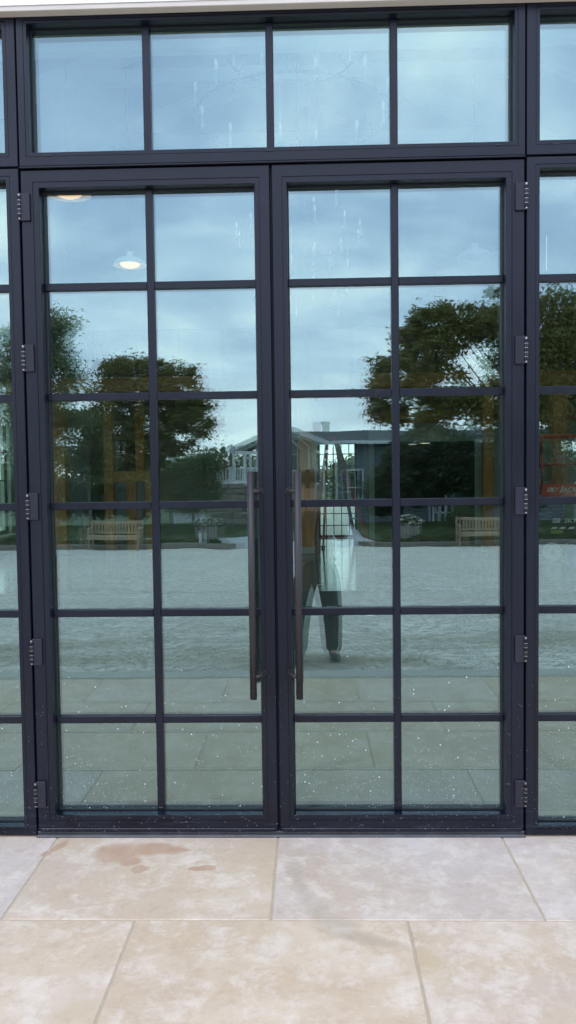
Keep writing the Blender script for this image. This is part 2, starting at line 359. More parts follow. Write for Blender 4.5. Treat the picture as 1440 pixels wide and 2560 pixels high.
M_SHING = mat('dark_shingle', (.13, .135, .14), .9, var=.28, vs=4, bump=.02, bs=14)
M_HGLASS = mat('house_window_glass', (.03, .04, .045), .06, var=.05, spec=.9)
M_STONE = mat('retaining_stone', (.27, .22, .18), .9, var=.3, vs=4, bump=.02, bs=20)
M_CHIM = mat('chimney_render', (.56, .55, .52), .8, var=.06)
def leaf_mat(name, c1, c2):
    m_ = bpy.data.materials.new(name); m_.use_nodes = True; t = m_.node_tree; t.nodes.clear(); out = N(t, 'ShaderNodeOutputMaterial')
    g = N(t, 'ShaderNodeNewGeometry'); c = mixc(t, g.outputs['Random Per Island'], c1, c2)
    c = mixc(t, ramp(t, noise(t, g.outputs['Position'], .8, 3), [(.4, 0), (.6, .5)]), c, tuple(x*1.35 for x in c2))
    d = N(t, 'ShaderNodeBsdfPrincipled', i={'Roughness': .55}); L(t, c, d.inputs['Base Color'])
    tl = N(t, 'ShaderNodeBsdfTranslucent'); L(t, c, tl.inputs[0]); mx = N(t, 'ShaderNodeMixShader', i={0: .3}); L(t, d.outputs[0], mx.inputs[1]); L(t, tl.outputs[0], mx.inputs[2])
    L(t, mx.outputs[0], out.inputs[0]); return m_
M_LEAF_D = leaf_mat('dark_leaves', (.085, .086, .018), (.185, .170, .045))
M_LEAF_M = leaf_mat('mid_leaves', (.055, .072, .020), (.100, .125, .038))
M_LEAF_L = leaf_mat('pale_leaves', (.10, .115, .045), (.20, .215, .095))
M_LEAF_E = leaf_mat('evergreen_needles', (.024, .050, .018), (.060, .095, .032))
M_BARK = mat('tree_bark', (.085, .068, .052), .95, var=.3, vs=8, bump=.03, bs=20)
M_LAWNB = leaf_mat('grass_blades', (.050, .080, .020), (.085, .11, .032))
M_FLOWER = mat('white_petals', (.78, .78, .74), .6, var=.05)
M_RED = mat('lift_red_paint', (.60, .05, .022), .4, var=.12, vs=9)
M_LADDER = mat('ladder_fibreglass', (.44, .085, .035), .5, var=.15, vs=20)
M_TYRE = mat('pale_tyre', (.48, .50, .48), .7, var=.08)
M_TEXT = mat('white_print', (.8, .8, .76), .5, var=.02)
M_YELLOW = mat('yellow_stripe', (.25, .30, .08), .5, var=.06)
M_BLUE = mat('blue_plastic', (.02, .10, .30), .35, var=.08)
M_GREY = mat('grey_metal', (.30, .31, .31), .35, .7, var=.06)
M_BULB = mat('clear_bulb', (.72, .74, .72), .12, emit=(.9, 1, .95), es=.08)
M_CANDLE = mat('candle_sleeve', (.55, .56, .52), .5)
M_LIT = mat('lit_diffuser', (.9, .75, .5), .5, emit=(1.0, .50, .20), es=1.5)
M_LIT2 = mat('lit_downlight', (.9, .85, .8), .5, emit=(1.0, .93, .85), es=2.5)
M_SHADE = mat('pendant_enamel', (.34, .35, .35), .35, var=.03)

# ================================================================= STRUCTURE
def ground_z(x, y):
    """falls away gently in front of the building"""
    d = -y
    if d < 2.7: return -.12
    if d < 21.7: return -.10 - .038*(d-2.7)
    if d < 44: return -.822 - .028*(d-21.7)
    return -1.45 - .012*(d-44)
def sheet(name, xs, ys, dz, m_, mask=None, **kw):
    b = MB(); vs = [(x, y, ground_z(x, y)+dz) for y in ys for x in xs]; nx = len(xs)
    b.add(vs, [(j*nx+i, j*nx+i+1, (j+1)*nx+i+1, (j+1)*nx+i) for j in range(len(ys)-1) for i in range(nx-1)])
    return b.build(name, m_, kind='structure', **kw)
ysg = [-400, -250, -160, -100, -70, -44, -36, -28, -21.7, -16, -10, -6, -2.7, 0, 20, 60, 120, 300]
sheet('ground', [-350, -120, -40, -15, 0, 15, 40, 120, 350], ysg, -.03, M_FIELD)
sheet('gravel_drive', [-30, -12, -6, 0, 6, 12, 30], [-21.65, -18, -14, -10, -6, -2.72], 0.0, M_GRAVEL)
# loose stones over the near part of the drive
def scatter_stones():
    rg = np.random.default_rng(3); n = 14000
    x = rg.uniform(-5, 5, n); d = 2.8 + 9*rg.random(n)**1.4
    s = rg.uniform(.005, .015, n); a = rg.uniform(0, 6.28, n)
    z = -.10 - .038*(d-2.7) + .003
    V = []
    F = []
    base = np.array([(1, 0, 0), (0, 1, 0), (-1, 0, 0), (0, -1, 0), (0, 0, .5)])
    ca, sa = np.cos(a), np.sin(a)
    P_ = np.zeros((n, 5, 3))
    for k in range(5):
        bx, by, bz = base[k]; P_[:, k, 0] = x + s*(bx*ca - by*sa); P_[:, k, 1] = -d + s*(bx*sa + by*ca)*.8; P_[:, k, 2] = z + bz*s
    idx = (np.arange(n)*5)[:, None]
    T = np.array([(0, 1, 4), (1, 2, 4), (2, 3, 4), (3, 0, 4)])
    F = (idx[:, None, :] + T[None]).reshape(-1, 3)
    me = bpy.data.meshes.new('gravel'); me.from_pydata(P_.reshape(-1, 3).tolist(), [], F.tolist()); me.materials.append(M_GRAVEL)
    link('gravel', me, label='loose grey gravel stones over the drive beyond the patio', category='gravel', kind='stuff')
scatter_stones()

# patio of large rectangular pavers laid in running bond
T_, RW = .914, .610; JY = -.638
patio = MB().box(-7.4, 7.4, -2.50, .30, -.16, -.0035).build('patio', M_GROUT, kind='structure')
pm = {}
def paver(x0, x1, y0, y1):
    g_ = .0042; key = (round(x1-x0, 3), round(y1-y0, 3))
    if key not in pm:
        hx, hy = (x1-x0)/2-g_, (y1-y0)/2-g_; pm[key] = MB().cbox(-hx, hx, -hy, hy, -.03, 0, .0022).mesh('paver', M_PAVER)
    o = link('paver', pm[key], patio, loc=((x0+x1)/2, (y0+y1)/2, rnd.uniform(-.0006, .0006)))
    o['warm'] = {(-1, 0): .75, (0, 0): .05, (1, 0): .1, (-2, 0): .1}.get((math.floor((x0+.01)/T_+.5) if abs(y0-JY) < .05 else 9, 0), rnd.uniform(.55, 1.0))
for r in range(-3, 1):
    y0 = JY + r*RW; sh = 0 if r % 2 == 0 else T_/2
    y1 = y0 + RW if r < 0 else -.004
    if r == 0:
        for k in range(-7, 8): paver(-.004+sh+k*T_, -.004+sh+(k+1)*T_, y0, -.004)
    else:
        for k in range(-7, 8): paver(-.004+sh+k*T_, -.004+sh+(k+1)*T_, y0, y1)
MB().cbox(-7.4, 7.4, -2.72, -2.505, -.25, .0, .008).build('kerb', M_CONC, kind='structure')
# kerb and beds on the far side of the drive
def poly_bed(name, pts, h0, h1, m_, sub=None):
    b = MB(); n = len(pts); vs = [(x, y, ground_z(x, y)+h0) for x, y in pts] + [(x, y, ground_z(x, y)+h1) for x, y in pts]
    b.add(vs, [tuple(range(n, 2*n))] + [(i, (i+1) % n, n+(i+1) % n, n+i) for i in range(n)])
    return b.build(name, m_, kind='structure')
kR = outside(930, 1366, 21.7); kL = outside(560, 1366, 21.7)
poly_bed('planting_bed', [(-26, -21.95), (-2.75, -21.95), (-2.35, -22.4), (-2.9, -23.3), (-26, -23.6)][::-1], -.1, .12, M_MULCH)
poly_bed('planting_bed', [(1.9, -22.3), (2.3, -21.95), (28, -21.95), (28, -23.4), (2.6, -23.4)][::-1], -.1, .12, M_MULCH)
poly_bed('kerb', [(-26, -21.68), (-2.5, -21.68), (-2.2, -21.94), (-26, -21.94)][::-1], -.1, .15, M_KERB2)
poly_bed('kerb', [(1.95, -21.68), (28, -21.68), (28, -21.94), (1.6, -21.94)][::-1], -.1, .15, M_KERB2)
poly_bed('lawn', [(2.6, -23.42), (28, -23.42), (28, -44), (2.4, -44), (2.2, -27)][::-1], -.1, .06, M_LAWN)
poly_bed('lawn', [(-26, -28), (-2.6, -28), (-.4, -30), (-1.5, -44), (-26, -44)][::-1], -.1, .05, M_LAWN)
poly_bed('road', [(-26, -23.7), (-2.9, -23.35), (-2.3, -21.66), (1.6, -21.66), (2.5, -23.4), (2.1, -27), (2.3, -41), (.2, -41), (-.5, -29.8), (-2.6, -27.9), (-26, -27.9)][::-1], -.1, .02, M_ROAD)

# soffit over the doors, and its beige trim
MB().box(-7.4, 7.4, -.030, -.001, 3.338, 3.372).build('soffit', M_WHITE, kind='structure')
MB().box(-7.4, 7.4, -.050, -.0305, 3.333, 3.60).build('fascia', M_WHITE, kind='structure')
MB().cbox(-7.4, 7.4, -.046, -.001, 3.313, 3.3325, .002).build('trim', M_TRIM, kind='structure')

# the room behind the glass
XL, XR, YB, ZW, ZR = -5.75, 6.3, 15.3, 7.3, 9.6
MB().box(XL, XR, .02, YB+.2, -.13, -.004).build('floor', M_INTF, kind='structure')
M_COVER = mat('floor_paper', (.06, .065, .06), .7, var=.12, vs=2, bump=.001, bs=6)
MB().box(XL+.05, XR-.05, .25, 6.95, -.0035, -.0005).build('floor_covering', M_COVER, kind='structure')
def wall_with_holes(name, axis, pos, th, u0, u1, z0, z1, holes, m_):
    b = MB(); us = sorted({u0, u1, *[h[0] for h in holes], *[h[1] for h in holes]}); zs = sorted({z0, z1, *[h[2] for h in holes], *[h[3] for h in holes]})
    for i in range(len(us)-1):
        for j in range(len(zs)-1):
            um, zm = (us[i]+us[i+1])/2, (zs[j]+zs[j+1])/2
            if any(h[0] < um < h[1] and h[2] < zm < h[3] for h in holes): continue
            if axis == 'y': b.box(us[i], us[i+1], pos, pos+th, zs[j], zs[j+1])
            else: b.box(pos, pos+th, us[i], us[i+1], zs[j], zs[j+1])
    return b.build(name, m_, kind='structure')
backholes = [(.32, 1.20, .0, 2.16), (1.37, 1.60, .75, 2.12), (-5.36, -5.25, 5.75, 6.62), (5.40, 5.52, 5.85, 6.75)]
wall_with_holes('wall_back', 'y', YB, .2, XL, XR, -.004, 3.3, backholes[:2], M_WALL)
M_BOARD = timber_mat('dark_timber_lining', (.085, .050, .016), (.15, .095, .035))
wall_with_holes('wall_back_upper', 'y', YB, .2, XL, XR, 3.3, ZW, backholes[2:], M_BOARD)
MB().add([(XL, YB, ZW), (XR, YB, ZW), ((XL+XR)/2, YB, ZR), (XL, YB+.2, ZW), (XR, YB+.2, ZW), ((XL+XR)/2, YB+.2, ZR)], [(0, 1, 2), (5, 4, 3), (0, 3, 4, 1), (1, 4, 5, 2), (2, 5, 3, 0)]).build('wall_gable', M_BOARD, kind='structure')
wall_with_holes('wall_left', 'x', XL-.2, .2, .15, YB+.2, -.004, ZW, [(3.0, 12.7, .36, 2.6)], M_WALL)
wall_with_holes('wall_right', 'x', XR, .2, .15, YB+.2, -.004, ZW, [(2.5, 9.0, .36, 2.6)], M_WALL)
# front wall beyond the glazed bay and above it
FX = 2.10
wall_with_holes('wall_front', 'y', .0, .15, XL-.2, XR+.2, -.12, ZW+.4, [(-FX, FX, -.12, 3.336), (-5.2, -2.5, .5, 3.2), (2.5, 5.2, .5, 3.2)], mat('cladding_white', (.66, .66, .63), .7, var=.04))
xm = (XL+XR)/2
def slope(xe, sg):
    b = MB()
    def P(u, y, dz): return (xe+(xm-xe)*u, y, ZW+(ZR-ZW)*u+dz)
    for (u0, u1, y0, y1) in ((-.03, 1, 0, 1.2), (-.03, .2, 1.2, 6.6), (.8, 1, 1.2, 6.6), (.2, .8, 3.7, 4.1), (-.03, 1, 6.6, YB+.2)):
        vs = [P(u0, y0, 0), P(u1, y0, 0), P(u1, y1, 0), P(u0, y1, 0), P(u0, y0, .2), P(u1, y0, .2), P(u1, y1, .2), P(u0, y1, .2)]
        b.add(vs, [(0, 1, 2, 3), (7, 6, 5, 4), (0, 4, 5, 1), (1, 5, 6, 2), (2, 6, 7, 3), (3, 7, 4, 0)])
    b.build('ceiling', M_CEIL, kind='structure')
    for k, (y0, y1) in enumerate(((1.2, 3.7), (4.1, 6.6))):
        t = thing('fill_skylight', f"roof opening added out of view to light the room, in the {'left' if sg < 0 else 'right'} slope, {'over the entrance' if k == 0 else 'deeper in the room'}", 'fill_skylight')  # roof openings added out of view to brighten the room
        g = MB(); vs = [P(.19, y0-.02, .205), P(.81, y0-.02, .205), P(.81, y1+.02, .205), P(.19, y1+.02, .205)]; vs += [(x, y, z+.02) for x, y, z in vs]
        g.add(vs, [(0, 1, 2, 3), (7, 6, 5, 4), (0, 4, 5, 1), (1, 5, 6, 2), (2, 6, 7, 3), (3, 7, 4, 0)]); g.build('pane', M_IGLASS, t)
        for u in (.2, .5, .8): MB().beam(P(u, y0, .10), P(u, y1, .10), .05, .15).build('glazing_bar', M_BLACK, t)
slope(XL, -1); slope(XR, 1)
MB().add([(XL-.2, -.0, ZW), (XR+.2, 0, ZW), (xm, 0, ZR), (XL-.2, .15, ZW), (XR+.2, .15, ZW), (xm, .15, ZR)], [(0, 1, 2), (5, 4, 3), (0, 3, 4, 1), (1, 4, 5, 2), (2, 5, 3, 0)]).build('wall_gable', M_WALL, kind='structure')
for k, yy in enumerate((2.4, 5.0, 7.6, 10.2, 12.8)):
    rt = thing('roof_truss', ['white roof truss nearest the glass doors', 'second white roof truss from the doors', 'third white roof truss from the doors', 'fourth white roof truss, before the gallery', 'white roof truss over the gallery at the back'][k], 'roof truss', (0, 0, 0), 0, 'roof trusses across the room')
    for sx_, xe in ((-1, XL), (1, XR)):
        MB().beam((xe, yy, ZW-.12), (xm, yy, ZR-.15), .2, .34).build('rafter', M_WHITE, rt)
    MB().beam((XL+2.2, yy, ZW+.58), (XR-2.2, yy, ZW+.58), .18, .22).build('tie_beam', M_WHITE, rt)
    MB().box(xm-.09, xm+.09, yy-.08, yy+.08, ZW+.7, ZR-.3).build('king_post', M_CEIL, rt)

# wall under the gallery with its wide dark opening
YG = 12.2
o0, o1 = inside(936, 1200, YG+1.0).x, inside(1196, 1200, YG+1.0).x
zt = inside(1100, 1103, YG+1.0).z
lz = inside(1100, 1056, YG+1.0).z; lz2 = inside(1100, 1028, YG+1.0).z
wall_with_holes('wall_partition', 'y', YG+1.0, .15, o0-.10, XR, -.004, lz, [(o0, o1, -.004, zt)], mat('pale_grey_wall', (.36, .38, .34), .8, var=.03))
wl = mat('shade_black_wall', (.012, .016, .014), .8)  # near-black colour stands in for the shade of the unlit room
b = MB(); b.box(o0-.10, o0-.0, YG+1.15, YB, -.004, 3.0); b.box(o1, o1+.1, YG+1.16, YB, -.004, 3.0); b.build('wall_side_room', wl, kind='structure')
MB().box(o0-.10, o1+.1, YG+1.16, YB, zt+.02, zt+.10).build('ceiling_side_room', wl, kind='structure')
fr = MB(); fr.box(o1-.075, o1-.002, YG+.975, YG+.998, 0, zt); fr.box(o0+.002, o1-.002, YG+.975, YG+.998, zt-.002, zt+.07); fr.build('door_trim', M_WALL, kind='structure')

# ================================================================= GLAZED SCREEN
YM = .040                                # front of the glazing bars
YG1, YG2 = .056, .074                    # outer and inner lites
def lites(x0, x1, z0, z1, xc, k, parent):
    """one glazed unit between bars: a flat outer lite and a slightly bowed inner one"""
    b = MB(); n = 6
    for (yy, bow, mi) in ((YG1, 0, 0), (YG2, k, 1)):
        th = .005; o = len(b.v); vs = []
        for side in (0, 1):
            for j in range(n+1):
                for i in range(n+1):
                    x = x0 + (x1-x0)*i/n; z = z0 + (z1-z0)*j/n
                    vs.append((x, yy + side*th + .5*bow*((x-xc)**2), z))
        fs = []; q = (n+1)**2
        for j in range(n):
            for i in range(n):
                a = j*(n+1)+i; fs.append((a, a+1, a+n+2, a+n+1))
        b.add(vs, fs, mi)
        fb = [tuple(o+q+i for i in (j*(n+1)+i0+n+1, j*(n+1)+i0+n+2, j*(n+1)+i0+1, j*(n+1)+i0)) for j in range(n) for i0 in range(n)]
        b.f += fb; b.mi += [2]*len(fb)
    return b.build('pane', [M_GLASS, M_GLASS2, M_GEDGE], parent, smooth=True)
def bar_v(x, z0, z1, parent, wd=.030):
    b = MB(); b.cbox(x-wd/2, x+wd/2, YM, YG1+.001, z0, z1, .002); b.box(x-wd/2+.003, x+wd/2-.003, YG2+.008, YG2+.022, z0, z1); return b.build('muntin', M_FRAME, parent)
def bar_h(z, x0, x1, parent, wd=.030):
    b = MB(); b.cbox(x0, x1, YM+.0015, YG1+.001, z-wd/2, z+wd/2, .002); b.box(x0, x1, YG2+.009, YG2+.021, z-wd/2+.003, z+wd/2-.003); return b.build('muntin', M_FRAME, parent)
def rail_set(parent, x0, x1, z0, z1, lx0, lx1, lz0, lz1, names=('stile', 'stile', 'top_rail', 'bottom_rail'), y0=0.0, mitre=True):
    """four mitred members between the outer rectangle and the lip round the glass, with a bead line"""
    g_ = .0006
    def member(name, po, pi_):
        (ax, az), (bx, bz) = po; (cx_, cz), (dx_, dz) = pi_
        def lerp(p, q, t): return (p[0]+(q[0]-p[0])*t, p[1]+(q[1]-p[1])*t)
        b = MB()
        # profile across the member: outer edge -> shallow groove -> bead -> lip
        st = [(0.0, .004), (.05, .0), (.66, .0), (.67, .003), (.71, .003), (.72, .0015), (.985, .0015), (1.0, .004)]
        A, B_, C_, D_ = (ax, az), (bx, bz), (cx_, cz), (dx_, dz)
        vs = []
        for t_, dy in st:
            p = lerp(A, C_, t_); q = lerp(B_, D_, t_); vs += [(p[0], y0+dy, p[1]), (q[0], y0+dy, q[1])]
        for (p, q, yy) in ((C_, D_, .095), (A, B_, .095)): vs += [(p[0], yy, p[1]), (q[0], yy, q[1])]
        n = len(vs)//2
        fs = [(2*i, 2*i+1, 2*((i+1) % n)+1, 2*((i+1) % n)) for i in range(n)]
        fs += [tuple(2*i for i in range(n))[::-1], tuple(2*i+1 for i in range(n))]
        b.add(vs, fs); return b.build(name, M_WET if name in ('bottom_rail', 'jamb_sill') else M_FRAME, parent)
    member(names[0], ((x0, z0), (x0, z1)), ((lx0, lz0), (lx0, lz1)))
    member(names[1], ((x1, z1), (x1, z0)), ((lx1, lz1), (lx1, lz0)))
    member(names[2], ((x0, z1), (x1, z1)), ((lx0, lz1), (lx1, lz1)))
    member(names[3], ((x1, z0), (x0, z0)), ((lx1, lz0), (lx0, lz0)))
ROWS = [2.264, 1.817, 1.370, .923, .476]
def grid(parent, lx0, lx1, lz0, lz1, xs, zs, xc, k):
    xs = sorted(xs); zs = sorted(zs)
    for x in xs: bar_v(x, lz0+.001, lz1-.001, parent)
    X = [lx0-.008] + xs + [lx1+.008]; Z = [lz0-.008] + zs + [lz1+.008]
    for i in range(len(X)-1):
        for z in zs: bar_h(z, (X[i]+.015 if i else lx0+.001), (X[i+1]-.015 if i < len(xs) else lx1-.001), parent)
    for i in range(len(X)-1):
        for j in range(len(Z)-1): lites(X[i], X[i+1], Z[j], Z[j+1], xc, k, parent)
    gk = MB()
    for (a, c, d, e) in ((lx0, lx0+.006, lz0, lz1), (lx1-.006, lx1, lz0, lz1), (lx0+.006, lx1-.006, lz1-.006, lz1), (lx0+.006, lx1-.006, lz0, lz0+.006)):
        gk.box(a, c, YG1-.006, YG1+.0005, d, e)
    gk.build('gasket', M_GASKET, parent)
KB = -.018
# door leaves, 5 hinges and a tall pull handle each
def hinge(parent, x, z, sgn):
    b = MB(); b.cbox(min(x, x+sgn*.040), max(x, x+sgn*.040), -.012, .0005, z-.055, z+.055, .002)
    h = b.build('hinge', M_HINGE, parent)
    for k in range(5):
        c = MB(); a = z-.044+k*.0176
        c.lathe([(.0001, a), (.0075, a), (.0075, a+.0150), (.0001, a+.0150)], (x-sgn*.001, -.0125, 0), 10)
        c.build('knuckle', M_HINGE if k % 2 else M_BLACK, h, smooth=False)
    c = MB()
    for k in range(1, 5): c.lathe([(.0082, z-.0468+k*.0176), (.0082, z-.0448+k*.0176)], (x-sgn*.001, -.0125, 0), 10)
    c.lathe([(.0001, z-.0500), (.0045, z-.0500), (.0045, z+.0500), (.0001, z+.0500)], (x-sgn*.001, -.0125, 0), 8)
    c.build('hinge_pin', M_PIN, h)
def pull(parent, x, sgn):
    hb = MB().tube([(x, -.072, .592), (x, -.072, 1.503)], .0138, 20).build('pull_handle', M_HANDLE, parent)
    hb.data.polygons.foreach_set('use_smooth', [len(p.vertices) == 4 for p in hb.data.polygons])
    for z in (.682, 1.424):
        xe = x - sgn*.034
        MB().tube([(x, -.072, z), (x-sgn*.016, -.068, z), (x-sgn*.028, -.056, z), (xe, -.036, z), (xe, .001, z)], .0092, 12).build('standoff', M_HANDLE, hb, smooth=True)
        MB().lathe([(.0001, -.004), (.0155, -.004), (.0155, 0), (.0001, 0.0005)], (xe, 0, z), 16, 'Y').build('rosette', M_HANDLE, hb)
for sgn, lab in ((-1, 'left glazed door leaf of twelve panes, its hinges by the left post'), (1, 'right glazed door leaf of twelve panes, the photographer mirrored beside its handle')):
    t = thing('glass_door', lab, 'door', (0, 0, 0), 0, 'pair of glazed entrance doors')
    a, b_ = (.0035, 1.003); la, lb = .064, .929
    x0, x1 = (a, b_) if sgn > 0 else (-b_, -a); lx0, lx1 = (la, lb) if sgn > 0 else (-lb, -la)
    rail_set(t, x0, x1, .020, 2.719, lx0, lx1, .088, 2.648)
    grid(t, lx0, lx1, .088, 2.648, [sgn*.495], ROWS, sgn*.495, KB)
    for z in (2.572, 1.972, 1.372, .774, .178): hinge(t, sgn*1.0045, z, -sgn)
    pull(t, sgn*.0925, sgn)
    # sweep at the foot and lock plate
    MB().cbox(x0+.01, x1-.01, -.006, .0035, .0205, .034, .002).build('door_sweep', M_FRAME, t)
MB().cbox(-.0125, .0145, .030, .050, .025, 2.715, .002).build('astragal', M_GASKET, bpy.data.objects['glass_door'])

for sgn in (-1, 1):
    x0, x1 = sorted((sgn*2.5, sgn*5.2))
    t = thing('fill_window', 'broad window added out of view to light the room, ' + ('left' if sgn < 0 else 'right') + ' of the glazed entrance', 'window')  # added beyond the view to let more daylight into the room
    rail_set(t, x0, x1, .5, 3.2, x0+.06, x1-.06, .56, 3.14, ('frame_side', 'frame_side', 'frame_head', 'frame_sill'))
    MB().box(x0+.05, x1-.05, .056, .062, .55, 3.15).build('pane', M_GLASS, t)
    MB().box((x0+x1)/2-.02, (x0+x1)/2+.02, .03, .0555, .561, 3.139).build('muntin', M_FRAME, t)
# transom over the doors
t = thing('transom_window', 'wide four-pane transom window above the double doors', 'window')
rail_set(t, -1.005, 1.005, 2.733, 3.326, -.963, .963, 2.788, 3.290, ('frame_side', 'frame_side', 'frame_head', 'frame_sill'))
grid(t, -.963, .963, 2.788, 3.290, [-.495, 0, .495], [], 0, .006)
for px in (-.89, .0, .90): MB().box(px-.012, px+.012, -.0015, .002, 2.772, 2.777).build('weep_slot', M_GASKET, t)
MB().cbox(-1.003, 1.003, -.012, .0, 2.7225, 2.7295, .0015).build('drip_edge', M_FRAME, t)
for sgn, nm in ((-1, 'left'), (1, 'right')):
    o = 'at the left edge, where the room window shows' if sgn < 0 else 'at the right edge, with the red lift behind it'
    t = thing('sidelight', f'tall narrow sidelight {o}', 'window', group='sidelights beside the doors')
    x0, x1 = sorted((sgn*1.009, sgn*2.06)); lx0, lx1 = sorted((sgn*1.062, sgn*2.012))
    rail_set(t, x0, x1, .004, 2.727, lx0, lx1, .040, 2.683, ('jamb', 'jamb', 'frame_head', 'jamb_sill'))
    grid(t, lx0, lx1, .040, 2.683, [sgn*1.537], ROWS, sgn*1.537, KB)
    t = thing('side_transom', f'small transom window above the {nm} sidelight', 'window', group='transoms above the sidelights')
    rail_set(t, x0, x1, 2.733, 3.326, lx0, lx1, 2.790, 3.287, ('frame_side', 'frame_side', 'frame_head', 'frame_sill'))
    grid(t, lx0, lx1, 2.790, 3.287, [sgn*1.537], [], sgn*1.537, .006)
    MB().box(sgn*1.125-.012, sgn*1.125+.012, -.0015, .002, 2.772, 2.777).build('weep_slot', M_GASKET, t)
    MB().box(*sorted((sgn*2.062, sgn*2.10)), .0, .14, .0, 3.33).build('mullion_post', M_FRAME, kind='structure')
MB().cbox(-2.06, 2.06, .012, .09, 3.3265, 3.3355, .001).build('head_packer', M_FRAME, kind='structure')
tb = MB(); tb.cbox(-1.006, 1.006, -.018, .10, -.0035, .0085, .003); tb.cbox(-1.006, 1.006, .002, .095, .0085, .018, .002)
tb.build('threshold', frame_mat('threshold_metal', (.07, .072, .075), .32), kind='structure')

#@@OBJECTS@@
# ================================================================= INSIDE THE ROOM
def I(px, py, Y): return inside(px, py, Y)
# bulkhead just behind the transom
hb_ = (I(75, 131, .30).z + I(1283, 100, .30).z)/2
MB().box(XL, XR, .30, .36, hb_, 3.9).build('wall_bulkhead', M_WHITE, kind='structure')
# far doors in the back wall, with their grid of bars
def far_door(x0, x1, z0, z1, nx, nz, label, cat='door', name='far_door', solid=0.0):
    t = thing(name, label, cat)
    y = YB+.06; w_ = .05
    for (a, c, d, e) in ((x0, x0+w_, z0, z1), (x1-w_, x1, z0, z1)): MB().box(a, c, y, y+.05, d, e).build('stile', M_BLACK, t)
    for (d, e, nm) in ((z0, z0+.14 if solid else z0+w_, 'bottom_rail'), (z1-w_, z1, 'top_rail')): MB().box(x0+w_, x1-w_, y, y+.05, d, e).build(nm, M_BLACK, t)
    for i in range(1, nx): MB().box(x0+(x1-x0)*i/nx-.010, x0+(x1-x0)*i/nx+.010, y+.004, y+.04, z0+w_, z1-w_).build('muntin', M_BLACK, t)
    for i in range(1, nz): MB().box(x0+w_, x1-w_, y+.002, y+.042, z0+(z1-z0)*i/nz-.010, z0+(z1-z0)*i/nz+.010).build('muntin', M_BLACK, t)
    MB().box(x0+w_-.004, x1-w_+.004, y+.02, y+.026, z0+w_-.004, z1-w_+.004).build('pane', M_IGLASS, t)
    return t
t = far_door(.32, 1.20, .0, 2.16, 5, 8, 'bright glazed back door with a grid of thin black bars')
fdr = MB(); fdr.tube([(.50, YB+.02, .95), (.50, YB-.03, 1.0), (.50, YB-.03, 1.25), (.50, YB+.02, 1.3)], .012, 8); fdr.build('pull_handle', M_BLACK, t)
far_door(1.37, 1.60, .75, 2.12, 1, 2, 'narrow bright window right of the glazed back door', 'window', 'narrow_window')
far_door(-5.36, -5.25, 5.75, 6.62, 1, 1, 'tall slot window high on the left of the back wall', 'window', 'slot_window')
far_door(5.40, 5.52, 5.85, 6.75, 1, 1, 'tall slot window high on the right of the back wall', 'window', 'slot_window')
# long gridded windows in the side walls
def side_window(x, ya, yb, z0, z1, label):
    t = thing('gridded_window', label, 'window', group='gridded windows in the side walls')
    n = int(round((yb-ya)/.62)); w_ = .07
    MB().box(x-.03, x+.03, ya, yb, z0, z0+w_).build('bottom_rail', M_BLACK, t); MB().box(x-.03, x+.03, ya, yb, z1-w_, z1).build('top_rail', M_BLACK, t)
    MB().box(x-.03, x+.03, ya, yb, 1.93, 2.02).build('transom_bar', M_BLACK, t)
    for i in range(n+1):
        y = ya+(yb-ya)*i/n; h = .035 if i % 3 == 0 else .013
        MB().box(x-.028, x+.028, max(y-h, ya), min(y+h, yb), z0+w_, z1-w_).build('muntin', M_BLACK, t)
    for z in (.88, 1.4): MB().box(x-.024, x+.024, ya, yb, z-.011, z+.011).build('muntin', M_BLACK, t)
    MB().box(x-.003, x+.003, ya, yb, z0+w_-.01, z1-w_+.01).build('pane', M_IGLASS, t)
    s = -1 if x > 0 else 1
    MB().cbox(*sorted((x, x+s*.22)), ya-.1, yb+.1, z0-.05, z0-.005, .004).build('sill', M_WALL, t)
side_window(XL-.1, 3.0, 12.7, .36, 2.6, 'long black-gridded window in the left side wall, looking on greenery')
side_window(XR+.1, 2.5, 9.0, .36, 2.6, 'long black-gridded window in the right side wall, behind the red lift')
st = MB(); rr = random.Random(5)
for j in range(3):
    y = .3
    while y < 14.6:
        l = rr.uniform(.25, .55); st.cbox(XL+.004, XL+.03+rr.uniform(0, .012), y+.006, min(y+l, 14.9)-.006, j*.115+.008, j*.115+.108, .005); y += l
st.build('stone_dado', M_STONE, kind='structure')

# gallery: beams, posts, joists, rail
GZ = I(1080, 968, YG).z; GT = I(1080, 932, YG).z
t = thing('gallery', 'timber gallery across the back of the room, black balustrade on top', 'mezzanine')
MB().cbox(XL, XR, YG-.10, YG+.10, GZ, GT, .01).build('front_beam', M_TIMBER, t)
MB().box(XL, XR, YG+.101, YB, GT-.06, GT).build('gallery_deck', M_CEILG, t)
MB().cbox(o0-.2, XR-.01, YG+.95, YG+1.2, lz+.002, lz2, .01).build('rear_beam', M_TIMBER, t)
x = XL+.3
while x < XR-.2:
    MB().cbox(x, x+.16, YG+.102, YB-.01, GZ-.06, GT-.062, .006).build('joist', M_TIMBER, t); x += .80
rt_ = I(1085, 812, YG).z
rl = MB().box(XL, XR, YG-.03, YG+.03, rt_-.04, rt_).build('handrail', M_BLACK, t)
for px in range(-95, 1700, 107):
    p = I(px+10, 870, YG)
    if XL < p.x < XR: MB().box(p.x-.038, p.x+.038, YG-.028, YG+.028, GT, rt_-.04).build('baluster_post', M_BLACK, t)
